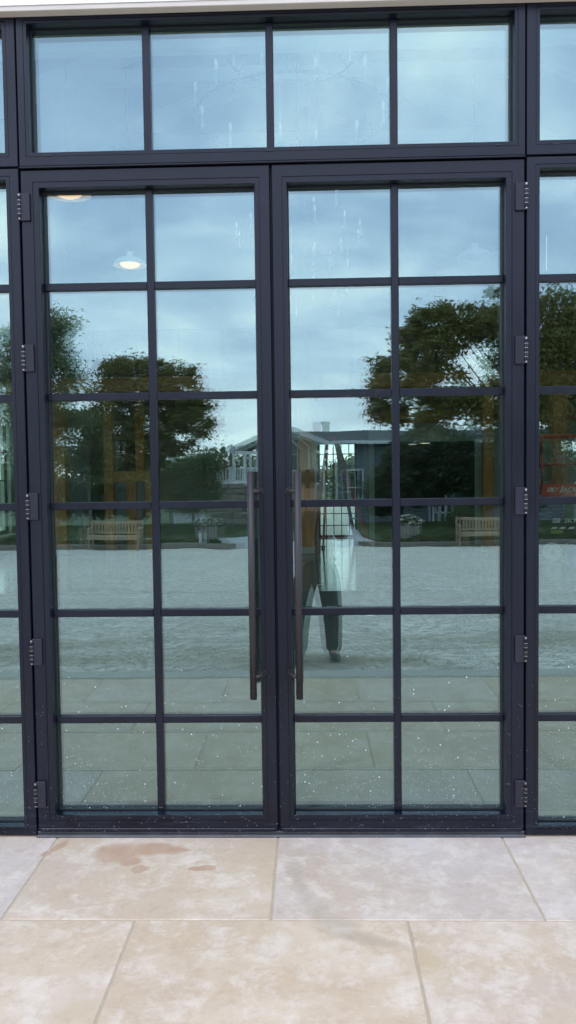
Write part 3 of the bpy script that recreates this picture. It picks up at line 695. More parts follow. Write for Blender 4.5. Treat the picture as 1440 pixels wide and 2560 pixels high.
def post(pxa, pxb, Y, z1, label, plinth=.12):
    a = I(pxa, 1250, Y); b_ = I(pxb, 1250, Y); cx = (a.x+b_.x)/2; wd = (b_.x-a.x)/2
    t = thing('timber_post', label, 'post', (cx, Y, 0), 0, 'timber posts carrying the gallery')
    MB().cbox(-wd, wd, -wd, wd, plinth, z1, .012).build('shaft', M_TIMBER, t)
    MB().cbox(-wd-.012, wd+.012, -wd-.012, wd+.012, 0, plinth-.002, .01).build('plinth', M_WALL, t)
    return t
post(748, 785, YG-.42, GZ, 'thick timber post on a white plinth beside the right door handle')
post(1206, 1232, YG-.5, GZ, 'timber post with a broom leaning on it, right of the dark opening')
post(130, 171, 12.0, GZ, 'timber post low at the left, near the side wall')
post(1376, 1414, YG-.6, GZ, 'timber post standing behind the red lift')
post(264, 287, 12.6, GZ, 'slim timber post left of the teak bench backrest', .02)
t = thing('stair_newel', 'timber frame of post and rails under a small dark window', 'frame')
a, b_ = I(287, 1192, 12.6), I(376, 1192, 12.6)
MB().cbox(a.x, b_.x, 12.5, 12.68, a.z-.10, a.z+.10, .008).build('rail', M_TIMBER, t)
for pa, pb in ((319, 343), (366, 392)):
    q, q2 = I(pa, 1280, 12.6), I(pb, 1280, 12.6); MB().cbox(q.x, q2.x, 12.52, 12.66, 0, a.z-.102, .008).build('post', M_TIMBER, t)
q, q2 = I(340, 1120, 12.6), I(362, 1120, 12.6); MB().cbox(q.x, q2.x, 12.52, 12.66, a.z+.102, GZ, .008).build('post', M_TIMBER, t)
q, q2 = I(288, 1182, 13.6), I(338, 1100, 13.6)
t = thing('dark_window', 'small black window unit above the timber frame', 'window')
MB().box(q.x, q2.x, 13.55, 13.6, q.z, q2.z).build('pane', M_HGLASS, t)
for k in range(4):
    x = q.x+(q2.x-q.x)*k/3; MB().box(x-.02, x+.02, 13.50, 13.548, q.z, q2.z).build('muntin', M_BLACK, t)
# pale partition behind the left posts
MB().box(XL, I(232, 1250, 13.9).x, 13.8, 13.9, 0, 3.0).build('wall_partition', M_CEILG, kind='structure')
MB().box(I(285, 1250, 13.9).x, I(380, 1250, 13.9).x, 13.8, 13.9, 0, 3.0).build('wall_partition', M_CEILG, kind='structure')

MB().box(o0, o1, YB-.03, YB-.005, -.003, zt+.02).build('side_room_shade_liner', wl, kind='structure')  # near-black liner over the white back wall paints the room's shade
# downlights in the dark side room
for (px, py, ww) in ((1062, 1111, .11), (1032, 1123, .09)):
    p = I(px, py, 14.3 if px > 1050 else 14.9)
    t = thing('ceiling_downlight', 'lit downlight ' + ('nearer the doors, right of its pair' if px > 1050 else 'further back, left of its pair'), 'light', (p.x, p.y, zt+.01), 0, 'downlights in the dark side room')
    MB().lathe([(.0001, 0), (ww, 0), (ww, .012), (.0001, .012)], (0, 0, -.012), 18).build('diffuser', M_LIT2, t); MB().torus((0, 0, -.006), ww+.008, .008, 20, 5).build('trim_ring', M_WALL, t)

# pendants
def pendant(px, py, Y, lit, label):
    p = I(px, py, Y); t = thing('pendant_light', label, 'pendant light', (p.x, p.y, p.z), 0, 'enamel pendant lights in two rows')
    MB().lathe([(.245, 0), (.24, .03), (.19, .085), (.10, .12), (.045, .135), (.045, .20), (.0001, .20)], (0, 0, 0), 32).build('lamp_shade', M_WHITE if lit else M_SHADE, t, smooth=True)  # lit lamps get a whiter shade colour, imitating their glow
    MB().lathe([(.0001, -.035), (.07, -.03), (.125, -.008), (.148, .022), (.0001, .022)], (0, 0, 0), 28).build('diffuser', M_LIT if lit else M_SHADE, t, smooth=True)
    hi = ZW + (ZR-ZW)*(1-abs(p.x-xm)/(XR-xm)) - p.z - .02
    MB().tube([(0, 0, .20), (0, 0, hi)], .008, 6).build('stem', M_BLACK, t)
pendant(172, 487, 5.78, True, 'lit warm pendant light at the top left of the left door')
pendant(325, 664, 9.0, True, 'smaller lit warm pendant light left of the centre bar')
pendant(1186, 645, 8.7, False, 'unlit pendant light seen through the right door')

# chandeliers, one behind another
def chandelier():
    t = thing('chandelier', '', 'chandelier', (0, 0, 0), 0, 'wheel chandeliers hung in a line')
    for R, z, n, nm in ((.90, -.16, 12, 'ring'), (.60, .42, 8, 'ring')):
        r = MB(); r.torus((0, 0, z), R, .011, 48, 6)
        r.build(nm, M_MATT, t)
        for k in range(n):
            a = 2*math.pi*(k+.5)/n; c = (R*math.cos(a), R*math.sin(a), z)
            q = MB().lathe([(.0001, .018), (.034, .018), (.034, .026), (.0125, .03), (.0125, .15), (.0001, .15)], c, 10).build('candle', M_CANDLE, t, smooth=False)
            MB().lathe([(.0001, .15), (.009, .155), (.0175, .185), (.014, .215), (.004, .245), (.0001, .25)], c, 10).build('bulb', M_BULB, q, smooth=True)
    for k in range(3):
        a = .4+k*2.1; q = Vector((.78*math.cos(a), .78*math.sin(a), -.30-.10*(k % 3)))
        d = MB(); d.tube([q+Vector((0, 0, .16+.10*(k % 3))), q], .002, 4); d.lathe([(.0001, .0), (.011, -.05), (.007, -.13), (.0001, -.16)], tuple(q), 6); d.build('glass_drop', M_BULB, t)  # drops glow faintly to imitate sparkle
    ch = MB()
    for k in range(3):
        a = 2*math.pi*k/3+.5; ch.tube([(.9*math.cos(a), .9*math.sin(a), -.16), (.6*math.cos(a), .6*math.sin(a), .42), (.05*math.cos(a), .05*math.sin(a), 1.3)], .006, 5)
    ch.build('chain', M_MATT, t); MB().tube([(0, 0, 1.28), (0, 0, 4.4)], .012, 6).build('rod', M_BLACK, t)
    return t
ch0 = chandelier(); clab = ['nearest wheel chandelier, its clear candle bulbs ringed behind the transom', 'second wheel chandelier in the line, seen at the top of the doors', 'third wheel chandelier in the line, just before the gallery']
cp = I(730, 252, 4.5)
for k in range(3):
    o = ch0 if k == 0 else copy_tree(ch0); o.location = (cp.x, 4.5+4.15*k - (.35 if k == 2 else 0), cp.z); o['label'] = clab[k]
# hanging glass drops of the second tier
for (px, py, Y, l, an) in ((555, 522, 6.6, .17, .85), (566, 742, 7.2, .18, .05), (586, 695, 8, .16, -.1), (1054, 622, 8, .15, .05), (958, 520, 8, .12, -1.0)):
    pass

# step ladder
t = thing('step_ladder', 'tall orange A-frame step ladder standing open before the back door', 'ladder')
ap = I(826, 1096, 13.2); LA = math.atan(.28)
f1, f2 = I(925, 1364, 12.75), I(889, 1352, 13.9); g1, g2 = I(785, 1352, 13.9), I(808, 1366, 12.75)
tp = [Vector((ap.x+dx, 13.2+dy, ap.z)) for dx, dy in ((.10, -.10), (.10, .14), (-.06, .14), (-.06, -.10))]
for a, b_ in ((tp[0], f1), (tp[1], f2)): b_.z = 0; MB().beam(a, b_, .035, .075).build('front_rail', M_LADDER, t)
for a, b_ in ((tp[2], g1), (tp[3], g2)): b_.z = 0; MB().beam(a, b_, .03, .055).build('rear_rail', M_LADDER, t)
for k in range(1, 8):
    u = k/8; a = tp[0].lerp(f1, u); b_ = tp[1].lerp(f2, u); MB().beam(a, b_, .08, .022).build('tread', M_GREY, t)
MB().cbox(ap.x-.10, ap.x+.15, 13.05, 13.40, ap.z-.03, ap.z+.05, .01).build('top_cap', M_LADDER, t)
a = tp[0].lerp(f1, .5); b_ = tp[3].lerp(g2, .5); MB().beam(a, b_, .012, .025).build('spreader', M_GREY, t)
for p in (f1, f2, g1, g2): MB().cbox(p.x-.04, p.x+.04, p.y-.05, p.y+.05, 0, .05, .008).build('foot', M_BLACK, t)
# broom and dust sheet
p = I(1236, 1366, YG-.62); q = I(1224, 1196, YG-.32)
t = thing('broom', 'broom with a pale handle leaning on the right timber post', 'broom')
MB().tube([(p.x, YG-.85, .13), (q.x, q.y, q.z)], .013, 8).build('handle', M_TEAK, t)
MB().cbox(p.x-.16, p.x+.16, YG-.90, YG-.80, .05, .13, .01).build('head', M_TIMBER, t)
bz = MB()
for k in range(40): x = p.x-.15+.3*k/39; bz.tube([(x, YG-.85+.03*math.sin(k*2.1), .05), (x+.01*math.sin(k), YG-.85+.05*math.sin(k*1.7), 0)], .004, 4)
bz.build('bristles', M_BLACK, t, kind='stuff')

tp_ = []
for (px, py, w_) in ((926, 1465, .11), (926, 1517, .10), (829, 1517, .12), (928, 1538, .09), (800, 1462, .07)):
    p = I(px, py, 6); r = _ray((px-720)/CAMF, (1280-py)/CAMF); q = Vector((CX, CY, CH)) + r*(-CH/r.z)
    t = thing('painted_glint', 'white strip imitating a ceiling light mirrored in the room floor, ' + ['furthest, right of the ladder line', 'nearer right one above the bar', 'left one above the bar by the leg', 'small one just below the bar', 'small far one beside the post'][len(tp_)], 'glint', (q.x, q.y, 0)); tp_.append(t)
    MB().box(-w_/2, w_/2, -.025, .025, .0005, .0015).build('glint', M_WHITE, t)  # flat white strips stand in for ceiling lights mirrored in the floor

# scissor lift, parked behind the right sidelight
pl = I(1347, 1400, 10.1); LX = pl.x; LY = 10.1
t = thing('scissor_lift', 'red scissor lift with guard rails behind the right sidelight', 'lift')
Z = lambda py: I(1400, py, LY).z
LW = 1.9
MB().cbox(LX+.02, LX+LW, LY+.02, LY+.74, .09, Z(1338), .02).build('chassis', M_BLACK, t)
MB().cbox(LX+.05, LX+LW-.03, LY+.005, LY+.019, Z(1322), Z(1303), .003).build('side_panel', M_BLACK, t)
for k in range(7):
    zz_ = Z(1318) + .0; a = Z(1330)+ (Z(1246)-Z(1330))*k/7; b_ = a + (Z(1246)-Z(1330))/7
    MB().beam((LX+.12, LY+.10+.03*(k % 2), a+.01), (LX+LW-.15, LY+.10+.03*(k % 2), b_-.01) if k % 2 else (LX+LW-.15, LY+.10, a+.01), .03, .05).build('scissor_arm', M_BLACK, t)
    MB().beam((LX+.12, LY+.60, b_-.01), (LX+LW-.15, LY+.60, a+.01), .03, .05).build('scissor_arm', M_BLACK, t)
dk = MB().cbox(LX+.0, LX+LW, LY, LY+.76, Z(1250), Z(1240), .006).build('platform', M_RED, t)
MB().cbox(LX+.02, LX+LW, LY-.008, LY+.012, Z(1240), Z(1211), .003).build('toe_board', M_RED, t)
MB().cbox(LX+.02, LX+LW, LY+.74, LY+.76, Z(1240), Z(1211), .003).build('toe_board', M_RED, t)
for yy in (LY+.01, LY+.75):
    for zc in (Z(1089), Z(1160)): MB().tube([(LX+.04, yy, zc), (LX+LW, yy, zc)], .021, 10).build('guard_rail', M_RED, t)
    for xx in (LX+.055, LX+.95, LX+LW-.03): MB().tube([(xx, yy, Z(1240)), (xx, yy, Z(1089))], .021, 10).build('guard_post', M_RED, t)
for zc in (Z(1089), Z(1160)): MB().tube([(LX+.04, LY+.01, zc), (LX+.04, LY+.75, zc)], .021, 10).build('guard_rail', M_RED, t)
MB().cbox(LX-.02, LX+.05, LY-.05, LY-.02, Z(1135), Z(1105), .01).build('control_box', M_BLACK, t)
MB().tube([(LX+.02, LY-.03, Z(1105)), (LX-.01, LY-.03, Z(1150)), (LX+.05, LY-.03, Z(1190)), (LX+.02, LY-.02, Z(1236))], .012, 8).build('control_cable', M_BLACK, t)
MB().add([(LX+.03, LY-.01, Z(1240)), (LX+.12, LY-.01, Z(1240)), (LX+.05, LY-.01, Z(1195)), (LX+.03, LY-.01, Z(1195)), (LX+.03, LY+.01, Z(1240)), (LX+.12, LY+.01, Z(1240)), (LX+.05, LY+.01, Z(1195)), (LX+.03, LY+.01, Z(1195))],
         [(0, 1, 2, 3), (7, 6, 5, 4), (0, 4, 5, 1), (1, 5, 6, 2), (2, 6, 7, 3), (3, 7, 4, 0)]).build('gusset', M_RED, t)
wc_ = I(1381, 1380, LY-.06); wr = .152
for (xx, yy) in ((wc_.x, LY-.03), (wc_.x+1.35, LY-.03), (wc_.x, LY+.80), (wc_.x+1.35, LY+.80)):
    wh = MB().lathe([(.0001, -.05), (wr*.72, -.05), (wr*.9, -.055), (wr, -.04), (wr, .04), (wr*.9, .05), (.0001, .05)], (xx, yy, wr), 28, 'Y').build('wheel', M_TYRE, t, smooth=False)
    MB().lathe([(.0001, -.066), (.03, -.066), (.035, -.052)], (xx, yy, wr), 14, 'Y').build('hub', M_GREY, wh)
    MB().torus((0, 0, 0), wr*.82, .006, 30, 5).build('rim_ring', M_GREY, wh).matrix_world = Matrix.Translation((xx, yy-.054, wr)) @ Matrix.Rotation(math.pi/2, 4, 'X')
def words(txt, x, y, z, size, m_, parent, shear=0.0, sx_=1.0, name='lettering'):
    cu = bpy.data.curves.new(name, 'FONT'); cu.body = txt; cu.size = size; cu.extrude = .001; cu.shear = shear; cu.offset = size*.018; cu.space_character = 1.02
    cu.materials.append(m_); o = bpy.data.objects.new(name, cu); COL.objects.link(o); o.location = (x, y, z); 
    dg = bpy.context.evaluated_depsgraph_get(); me = bpy.data.meshes.new_from_object(o.evaluated_get(dg)); bpy.data.objects.remove(o); bpy.data.curves.remove(cu)
    if not me.materials: me.materials.append(m_)
    o = link(name, me, parent, (x, y, z), (math.pi/2, 0, 0)); o.scale = (sx_, 1, 1); return o
def logo(x0, z0, wid, y, parent):
    """SKY + a double swoosh J + ACK"""
    s = wid*.205; 
    words('SKY', x0, y, z0, s, M_TEXT, parent, .25, 1.12)
    words('ACK', x0+wid*.565, y, z0, s, M_TEXT, parent, .25, 1.12)
    b = MB()
    for k in range(2):
        o = wid*(.485+.045*k); pts = [(o-.05*wid, z0-.035*wid), (o-.01*wid, z0-.03*wid), (o+.02*wid, z0+.05*wid), (o+.075*wid, z0+.23*wid)]
        for i in range(3):
            (ax, az), (bx, bz) = pts[i], pts[i+1]; b.beam((x0+ax, y, az), (x0+bx, y, bz), .002, wid*.022)
    b.build('swoosh', M_TEXT, parent)
q, q2 = I(1367, 1229, LY-.012), I(1438, 1227, LY-.012); logo(q.x, q.z, q2.x-q.x, LY-.012, t)
q, q2 = I(1410, 1307, LY-.0), I(1488, 1306, LY-.0); logo(q.x, q.z, q2.x-q.x, LY+.002, t)
q, q2 = I(1382, 1307, LY), I(1400, 1296, LY); MB().box(q.x, q2.x, LY-.001, LY+.002, q.z, q2.z).build('rating_label', M_TEXT, t)
lb_ = MB()
for k in range(3): lb_.box(q.x+.012+.033*k, q.x+.036+.033*k, LY-.003, LY-.0015, q.z+.012, q2.z-.012)
lb_.build('label_print', M_GREY, t)
for k in range(8):
    a = I(1377+21.5*k, 1322, LY); s_ = .085
    MB().add([(a.x, LY-.0, a.z), (a.x+s_, LY-.0, a.z), (a.x+s_+.03, LY-.0, a.z+.03), (a.x+.03, LY-.0, a.z+.03), (a.x, LY+.01, a.z), (a.x+s_, LY+.01, a.z), (a.x+s_+.03, LY+.01, a.z+.03), (a.x+.03, LY+.01, a.z+.03)],
             [(0, 1, 2, 3), (7, 6, 5, 4), (0, 4, 5, 1), (1, 5, 6, 2), (2, 6, 7, 3), (3, 7, 4, 0)]).build('hazard_stripe', M_TEXT, t)
a = I(1377, 1334, LY); b_ = I(1408, 1326, LY); MB().box(a.x, b_.x, LY+.003, LY+.015, a.z, b_.z).build('battery_tray', M_YELLOW, t)
p = I(1431, 1365, 9.6)
t = thing('plastic_bucket', 'blue plastic bucket by the wheel of the red lift', 'bucket', (p.x, 9.6, 0))
MB().lathe([(.0001, .0), (.085, .0), (.115, .25), (.122, .25), (.122, .265), (.108, .265), (.082, .01), (.0001, .01)], (0, 0, .0), 24).build('body', M_BLUE, t, smooth=False)
MB().tube([(-.12, 0, .25), (-.10, -.03, .33), (0, -.05, .37), (.10, -.03, .33), (.12, 0, .25)], .004, 6).build('handle', M_GREY, t)

# ================================================================= OUTDOORS, SEEN MIRRORED IN THE GLASS
def O(px, py, D): return outside(px, py, D)
def leaf_quads(C, s, rg, droop=.0, asp=.42):
    n = len(C); d = rg.normal(size=(n, 3)); d[:, 2] = d[:, 2]*.6 - droop; d /= np.linalg.norm(d, axis=1)[:, None]
    u = np.cross(d, rg.normal(size=(n, 3))); u /= np.linalg.norm(u, axis=1)[:, None]
    sz = (s*rg.uniform(.6, 1.25, n))[:, None]
    V = np.stack([C-d*sz*.5, C+u*sz*asp*.5, C+d*sz*.5, C-u*sz*asp*.5], 1); return V
def tree(name, label, cx, D, crowns, nleaf, leaf, lm, seed, trunk_r=.16, droop=.0, clump=.34, gap=.5, category='tree', group=None, lean=0):
    """crowns: list of (px, py, rpx, rpy) lobes as they show in the mirror image, turned into solid lobes at depth D"""
    rg = np.random.default_rng(seed); rr = random.Random(seed)
    gx = O(cx, 1200, D); y0 = gx.y; gz = ground_z(gx.x, y0) - .1
    t = thing(name, label, category, (0, 0, 0), 0, group)
    lobes = []
    for (px, py, rx, rz) in crowns:
        c = O(px, py, D); e = O(px+rx, py-rz, D); lobes.append((c, abs(e.x-c.x), abs(e.z-c.z)))
    top = max(c.z+rz for c, rx, rz in lobes); base = Vector((gx.x+lean, y0, gz)); mid = Vector((gx.x, y0, gz + (top-gz)*.42))
    tr = MB(); tr.tube([base, base.lerp(mid, .5)+Vector((.06, .05, 0)), mid, mid+Vector((.1, -.1, (top-gz)*.25))], [trunk_r, trunk_r*.8, trunk_r*.62, trunk_r*.35], 9)
    tips = []
    tot = sum(rx*rz for c, rx, rz in lobes); Cs = []
    for c, rx, rz in lobes:
        ry = (rx+rz)/2
        nc = max(10, int(330*rx*rz/tot)); 
        for k in range(nc):
            v = rg.normal(size=3); v /= np.linalg.norm(v); rad = rg.uniform(.35, 1.0)**.6
            if noise_keep(c, v, rad, seed) < gap*rg.uniform(.4, 1.1): continue
            p = np.array([c.x+v[0]*rx*rad, c.y+v[1]*ry*rad, c.z+v[2]*rz*rad]); tips.append((p, c)); Cs.append(p)
    for p, c in tips[::11]:
        s0 = mid.lerp(Vector(c), rr.uniform(.0, .5)); m1 = s0.lerp(Vector(p), .5) + Vector((rr.uniform(-.2, .2), rr.uniform(-.2, .2), rr.uniform(.0, .25)))
        tr.tube([mid+Vector((0, 0, rr.uniform(-.4, .5))), s0, m1, Vector(p)], [trunk_r*.4, trunk_r*.25, trunk_r*.14, .012], 5, cap=False)
    tr.build('trunk', M_BARK, t)
    Cs = np.array(Cs); w_ = rg.uniform(.5, 1.5, len(Cs)); w_ /= w_.sum(); idx = rg.choice(len(Cs), nleaf, p=w_)
    off = rg.normal(size=(nleaf, 3))*clump*.82*np.array([1.1, 1.1, .85]); sc_ = rg.uniform(.5, 1.2, len(Cs))[idx][:, None]
    quads('crown', leaf_quads(Cs[idx]+off*sc_, leaf, rg, droop), lm, t)
    return t
def noise_keep(c, v, rad, seed):
    return .5 + .5*math.sin(v[0]*4.3+seed+c.x*2)*math.cos(v[1]*4.1+v[2]*2.2+seed*1.7+c.z*3)
tree('broad_tree', 'broad dark tree arching over the right of the reflection, sky showing through its crown', 1290, 29,
     [(1050, 845, 85, 50), (1110, 800, 75, 42), (1180, 800, 85, 52), (1250, 790, 80, 62), (1070, 870, 70, 60), (1190, 850, 70, 40), (1010, 930, 85, 70), (960, 1010, 60, 55), (1090, 960, 80, 62), (1255, 900, 50, 110), (1190, 1015, 90, 50), (1060, 1050, 90, 50), (1330, 850, 90, 110), (1300, 1000, 90, 90)],
     42000, .22, M_LEAF_D, 11, .16, .15, .27, .40)
tree('broad_tree', 'tall tree rising at the right edge, behind the red lift', 1420, 27,
     [(1400, 790, 60, 62), (1430, 880, 85, 110), (1470, 1000, 90, 110), (1400, 1020, 55, 80), (1540, 850, 90, 120)], 27000, .22, M_LEAF_D, 12, .2, .15, .30, .25)
tree('round_tree', 'round dark tree in the left door, standing alone against the sky', 345, 35,
     [(280, 935, 62, 42), (370, 930, 70, 30), (450, 940, 62, 32), (330, 990, 105, 60), (440, 1010, 80, 60), (300, 1050, 85, 60), (440, 1080, 75, 60), (370, 1130, 95, 55), (500, 1040, 40, 45), (260, 1110, 45, 60), (330, 1170, 80, 35)],
     42000, .21, M_LEAF_D, 13, .18, .1, .27, .32)
tree('slender_tree', 'slender feathery pale green tree rising by the left hinge stile', 60, 24,
     [(150, 830, 32, 50), (120, 870, 60, 60), (150, 940, 60, 60), (40, 900, 80, 80), (100, 1010, 100, 70), (170, 1040, 45, 50), (30, 1060, 90, 90), (110, 1110, 70, 60)],
     34000, .15, M_LEAF_L, 14, .12, .4, .24, .44)
tree('young_tree', 'small open branched tree between the two left trees', 222, 27, [(222, 1060, 22, 34), (200, 1150, 42, 26), (240, 1120, 30, 40), (250, 1170, 34, 24)], 2600, .24, M_LEAF_M, 15, .07, .6, .22, .3)
tree('evergreen_bush', 'dark evergreen bush in front of the slate coloured wing', 1000, 36, [(1000, 1180, 60, 70), (960, 1230, 45, 60), (1060, 1200, 70, 70), (1030, 1130, 50, 55)], 24000, .20, M_LEAF_E, 16, .12, .1, .2, .1)
tree('evergreen_bush', 'dark evergreen mass right of the porch in the right door', 1180, 36, [(1150, 1170, 60, 90), (1210, 1190, 60, 100), (1260, 1150, 60, 120), (1130, 1130, 50, 60), (1330, 1180, 80, 110)], 30000, .22, M_LEAF_E, 17, .12, .1, .24, .1)
tree('leafy_shrub', 'leafy shrub on the lawn right of the porch', 1150, 27, [(1150, 1290, 32, 26), (1120, 1305, 18, 18), (1185, 1300, 25, 22)], 5000, .08, M_LEAF_M, 18, .04, .0, .1, .1, 'shrub')
tree('deck_tree', 'young green tree in front of the white deck railing', 480, 30, [(480, 1180, 45, 40), (450, 1215, 45, 35), (500, 1225, 50, 40), (530, 1160, 28, 20)], 12000, .19, M_LEAF_M, 19, .08, .0, .2, .15)
tree('hillside_shrub', 'low shrubs on the bank below the deck', 420, 30, [(420, 1240, 40, 30), (470, 1260, 50, 25), (400, 1200, 30, 30)], 8000, .13, M_LEAF_D, 22, .04, .0, .18, .1, 'shrub')
tree('bank_hedge', 'long dark hedge on the bank behind the left bench', 120, 36, [(-60, 1245, 90, 50), (60, 1240, 90, 48), (170, 1245, 80, 46), (270, 1250, 70, 44), (350, 1255, 60, 42)], 26000, .22, M_LEAF_E, 27, .06, .0, .25, .05, 'hedge')
# far wood beyond the house: one mass nobody could count
rg = np.random.default_rng(31); Cf = []
for k in range(420):
    px = rg.uniform(-200, 1700); top = 1150 + 14*math.sin(px*.021) + 9*math.sin(px*.057+1); D_ = rg.uniform(95, 115)
    if not (660 < px < 1250 and False):
        p = O(px, rg.uniform(top, 1215), D_); Cf.append((p.x, p.y, p.z))
Cf = np.array(Cf); ix = rg.integers(0, len(Cf), 26000); pts = Cf[ix] + rg.normal(size=(26000, 3))*np.array([1.5, 1.5, .75])
link_o = quads('wood', leaf_quads(pts, .62, rg, 0, .8), M_LEAF_M); link_o['kind'] = 'stuff'; link_o['label'] = 'distant wooded skyline beyond the house'; link_o['category'] = 'wood'
# hedges and lawns round the sides and back of the building, seen through the far windows
def hedge(name, label, x0, x1, y0, y1, h, seed, n):
    rg = np.random.default_rng(seed); C = np.stack([rg.uniform(x0, x1, n), rg.uniform(y0, y1, n), rg.random(n)**.7*h*(0.8+.2*rg.random(n))-.1], 1)
    C[:, 2] *= 1 + .28*np.sin(C[:, 0]*1.3+C[:, 1]*.9)
    o = quads(name, leaf_quads(C, .26, rg, 0, .7), M_LEAF_L); o['label'] = label; o['category'] = 'hedge'; return o
hedge('hedge', 'tall green hedge outside the left side window', -16.5, -14.5, 6, 34, 3.2, 41, 34000)
hedge('hedge', 'green hedge across the lawn behind the bright back door', -12, 16, 39, 41, 2.0, 42, 30000)
MB().box(-14, 14, 16, 60, -.09, -.06).build('lawn', M_LAWNB, kind='structure')
MB().box(-14.4, XL-.3, -2, 40, -.085, -.055).build('lawn', M_LAWNB, kind='structure')
MB().cbox(-9, 11, YB+.25, YB+17, -.10, -.02, .01).build('back_terrace', M_CONC, kind='structure')

# ---- house across the drive
M_ROOFU = M_HTRIM
HD = 40.0                                       # gable end distance
ga, gl_, gr = O(704, 1064, HD), O(572, 1129, HD), O(832, 1112, HD)
zb = O(700, 1318, HD).z - .2; hy = ga.y
h = thing('gabled_house', 'taupe gabled house with white trim, deck, chimneys and slate coloured wing', 'house')
wx0, wx1 = O(640, 1150, HD).x, O(812, 1150, HD).x; ez = (O(700, 1122, HD).z)
zap = ga.z-.12
def laps(b, x0, x1, z0, z1, y, pitch=.15, topf=None):
    z = z0
    while z < z1:
        e = min(z+pitch, z1); a, c = x0, x1
        if topf: a, c = topf(max(z, z0), x0, x1)
        if c-a > .05: b.add([(a, y+.022, z), (c, y+.022, z), (c, y, e), (a, y, e), (a, y-.02, z), (c, y-.02, z)], [(0, 1, 2, 3), (4, 5, 1, 0)])
        z = e
sl = (ga.z-gr.z)/(gr.x-ga.x); sl2 = (ga.z-gl_.z)/(ga.x-gl_.x)
def gf(z, x0, x1):
    if z < ez: return x0, x1
    return max(x0, ga.x-(zap-z)/sl2), min(x1, ga.x+(zap-z)/sl)
b = MB(); laps(b, wx0, wx1, zb, zap, hy+.02, .16, gf); b.build('gable_siding', M_SIDING, h)
b = MB(); b.box(wx0, wx1, hy-9, hy-.02, zb, ez); b.add([(wx0, hy-.02, ez), (wx1, hy-.02, ez), (ga.x, hy-.02, zap), (wx0, hy-9, ez), (wx1, hy-9, ez), (ga.x, hy-9, zap)], [(0, 1, 2), (5, 4, 3), (0, 2, 5, 3), (1, 4, 5, 2)]); b.build('wall', M_SIDING, h)
# roof slabs, barge boards
def slab(p, q, y0, y1, th, m_, name):
    d = (q-p).normalized(); n_ = Vector((-d.z, 0, d.x)); n_ = n_ if n_.z > 0 else -n_
    A = [p, q, q+n_*th, p+n_*th]; b = MB(); vs = [(a.x, y0, a.z) for a in A]+[(a.x, y1, a.z) for a in A]
    b.add(vs, [(0, 1, 2, 3), (7, 6, 5, 4), (0, 4, 5, 1), (1, 5, 6, 2), (2, 6, 7, 3), (3, 7, 4, 0)]); return b.build(name, m_, h)
for e in (gl_, gr):
    slab(Vector((ga.x, 0, ga.z)), Vector((e.x, 0, e.z)), hy+.75, hy-9.3, .10, M_SHING, 'roof')
    slab(Vector((ga.x, 0, ga.z-.16)), Vector((e.x, 0, e.z-.16)), hy+.80, hy+.752, .24, M_HTRIM, 'barge_board')
    slab(Vector((ga.x, 0, ga.z-.10)), Vector((e.x, 0, e.z-.10)), hy+.75, hy-.0, .06, M_HTRIM, 'eave_soffit')
# corner boards, band and gable brackets
for x in (wx0, wx1-.12): MB().box(x, x+.12, hy+.05, hy+.08, zb, ez-.02).build('corner_board', M_HTRIM, h)
def hwin(parent, x0, x1, z0, z1, y, nx=2, nz=2, m_=None):
    f = MB(); w_ = .09
    f.box(x0-w_, x0, y, y+.05, z0-w_, z1+w_); f.box(x1, x1+w_, y, y+.05, z0-w_, z1+w_); f.box(x0, x1, y, y+.05, z1, z1+w_); f.box(x0, x1, y, y+.07, z0-w_, z0)
    for i in range(1, nx): x = x0+(x1-x0)*i/nx; f.box(x-.025, x+.025, y+.002, y+.04, z0, z1)
    for i in range(1, nz): z = z0+(z1-z0)*i/nz; f.box(x0, x1, y+.004, y+.038, z-.025, z+.025)
    o = f.build('window', M_HTRIM, parent); MB().box(x0, x1, y+.008, y+.014, z0, z1).build('pane', M_HGLASS, o); return o
wa, wb = O(716, 1176, HD), O(744, 1096, HD); hwin(h, wa.x, wb.x, wa.z, wb.z, hy+.05, 1, 2)
wa, wb = O(752, 1222, HD), O(770, 1126, HD); pb = MB(); pb.box(O(744, 1200, HD).x, O(749, 1200, HD).x, hy+.05, hy+.1, zb, O(750, 1118, HD).z); pb.box(O(770, 1200, HD).x, O(774, 1200, HD).x, hy+.05, hy+.09, O(750, 1224, HD).z, O(750, 1118, HD).z); pb.box(O(749, 1200, HD).x, O(770, 1200, HD).x, hy+.05, hy+.09, O(750, 1226, HD).z, O(750, 1221, HD).z); pb.build('panel_trim', M_HTRIM, h)
for (a, c) in (((728, 1101), (752, 1122)), ((752, 1101), (778, 1122)), ((728, 1101), (752, 1099))):
    p, q = O(*a, HD), O(*c, HD); MB().beam((p.x, hy+.5, p.z), (q.x, hy+.1, q.z), .07, .07).build('gable_bracket', M_HTRIM, h)
wa, wb = O(660, 1200, HD), O(694, 1140, HD); hwin(h, wa.x, wb.x, wa.z, wb.z, hy+.05, 2, 1)
# chimney pair
for (px, ww) in ((815, 17), ):
    p, q = O(px-ww/2, 1100, HD+5), O(px+ww/2, 1060, HD+5)
    MB().box(p.x, q.x, p.y-.5, p.y+.5, p.z-.6, q.z).build('chimney', M_CHIM, h)
    MB().cbox(p.x-.06, q.x+.06, p.y-.56, p.y+.56, q.z+.001, q.z+.10, .02).build('chimney_cap', M_HTRIM, h)
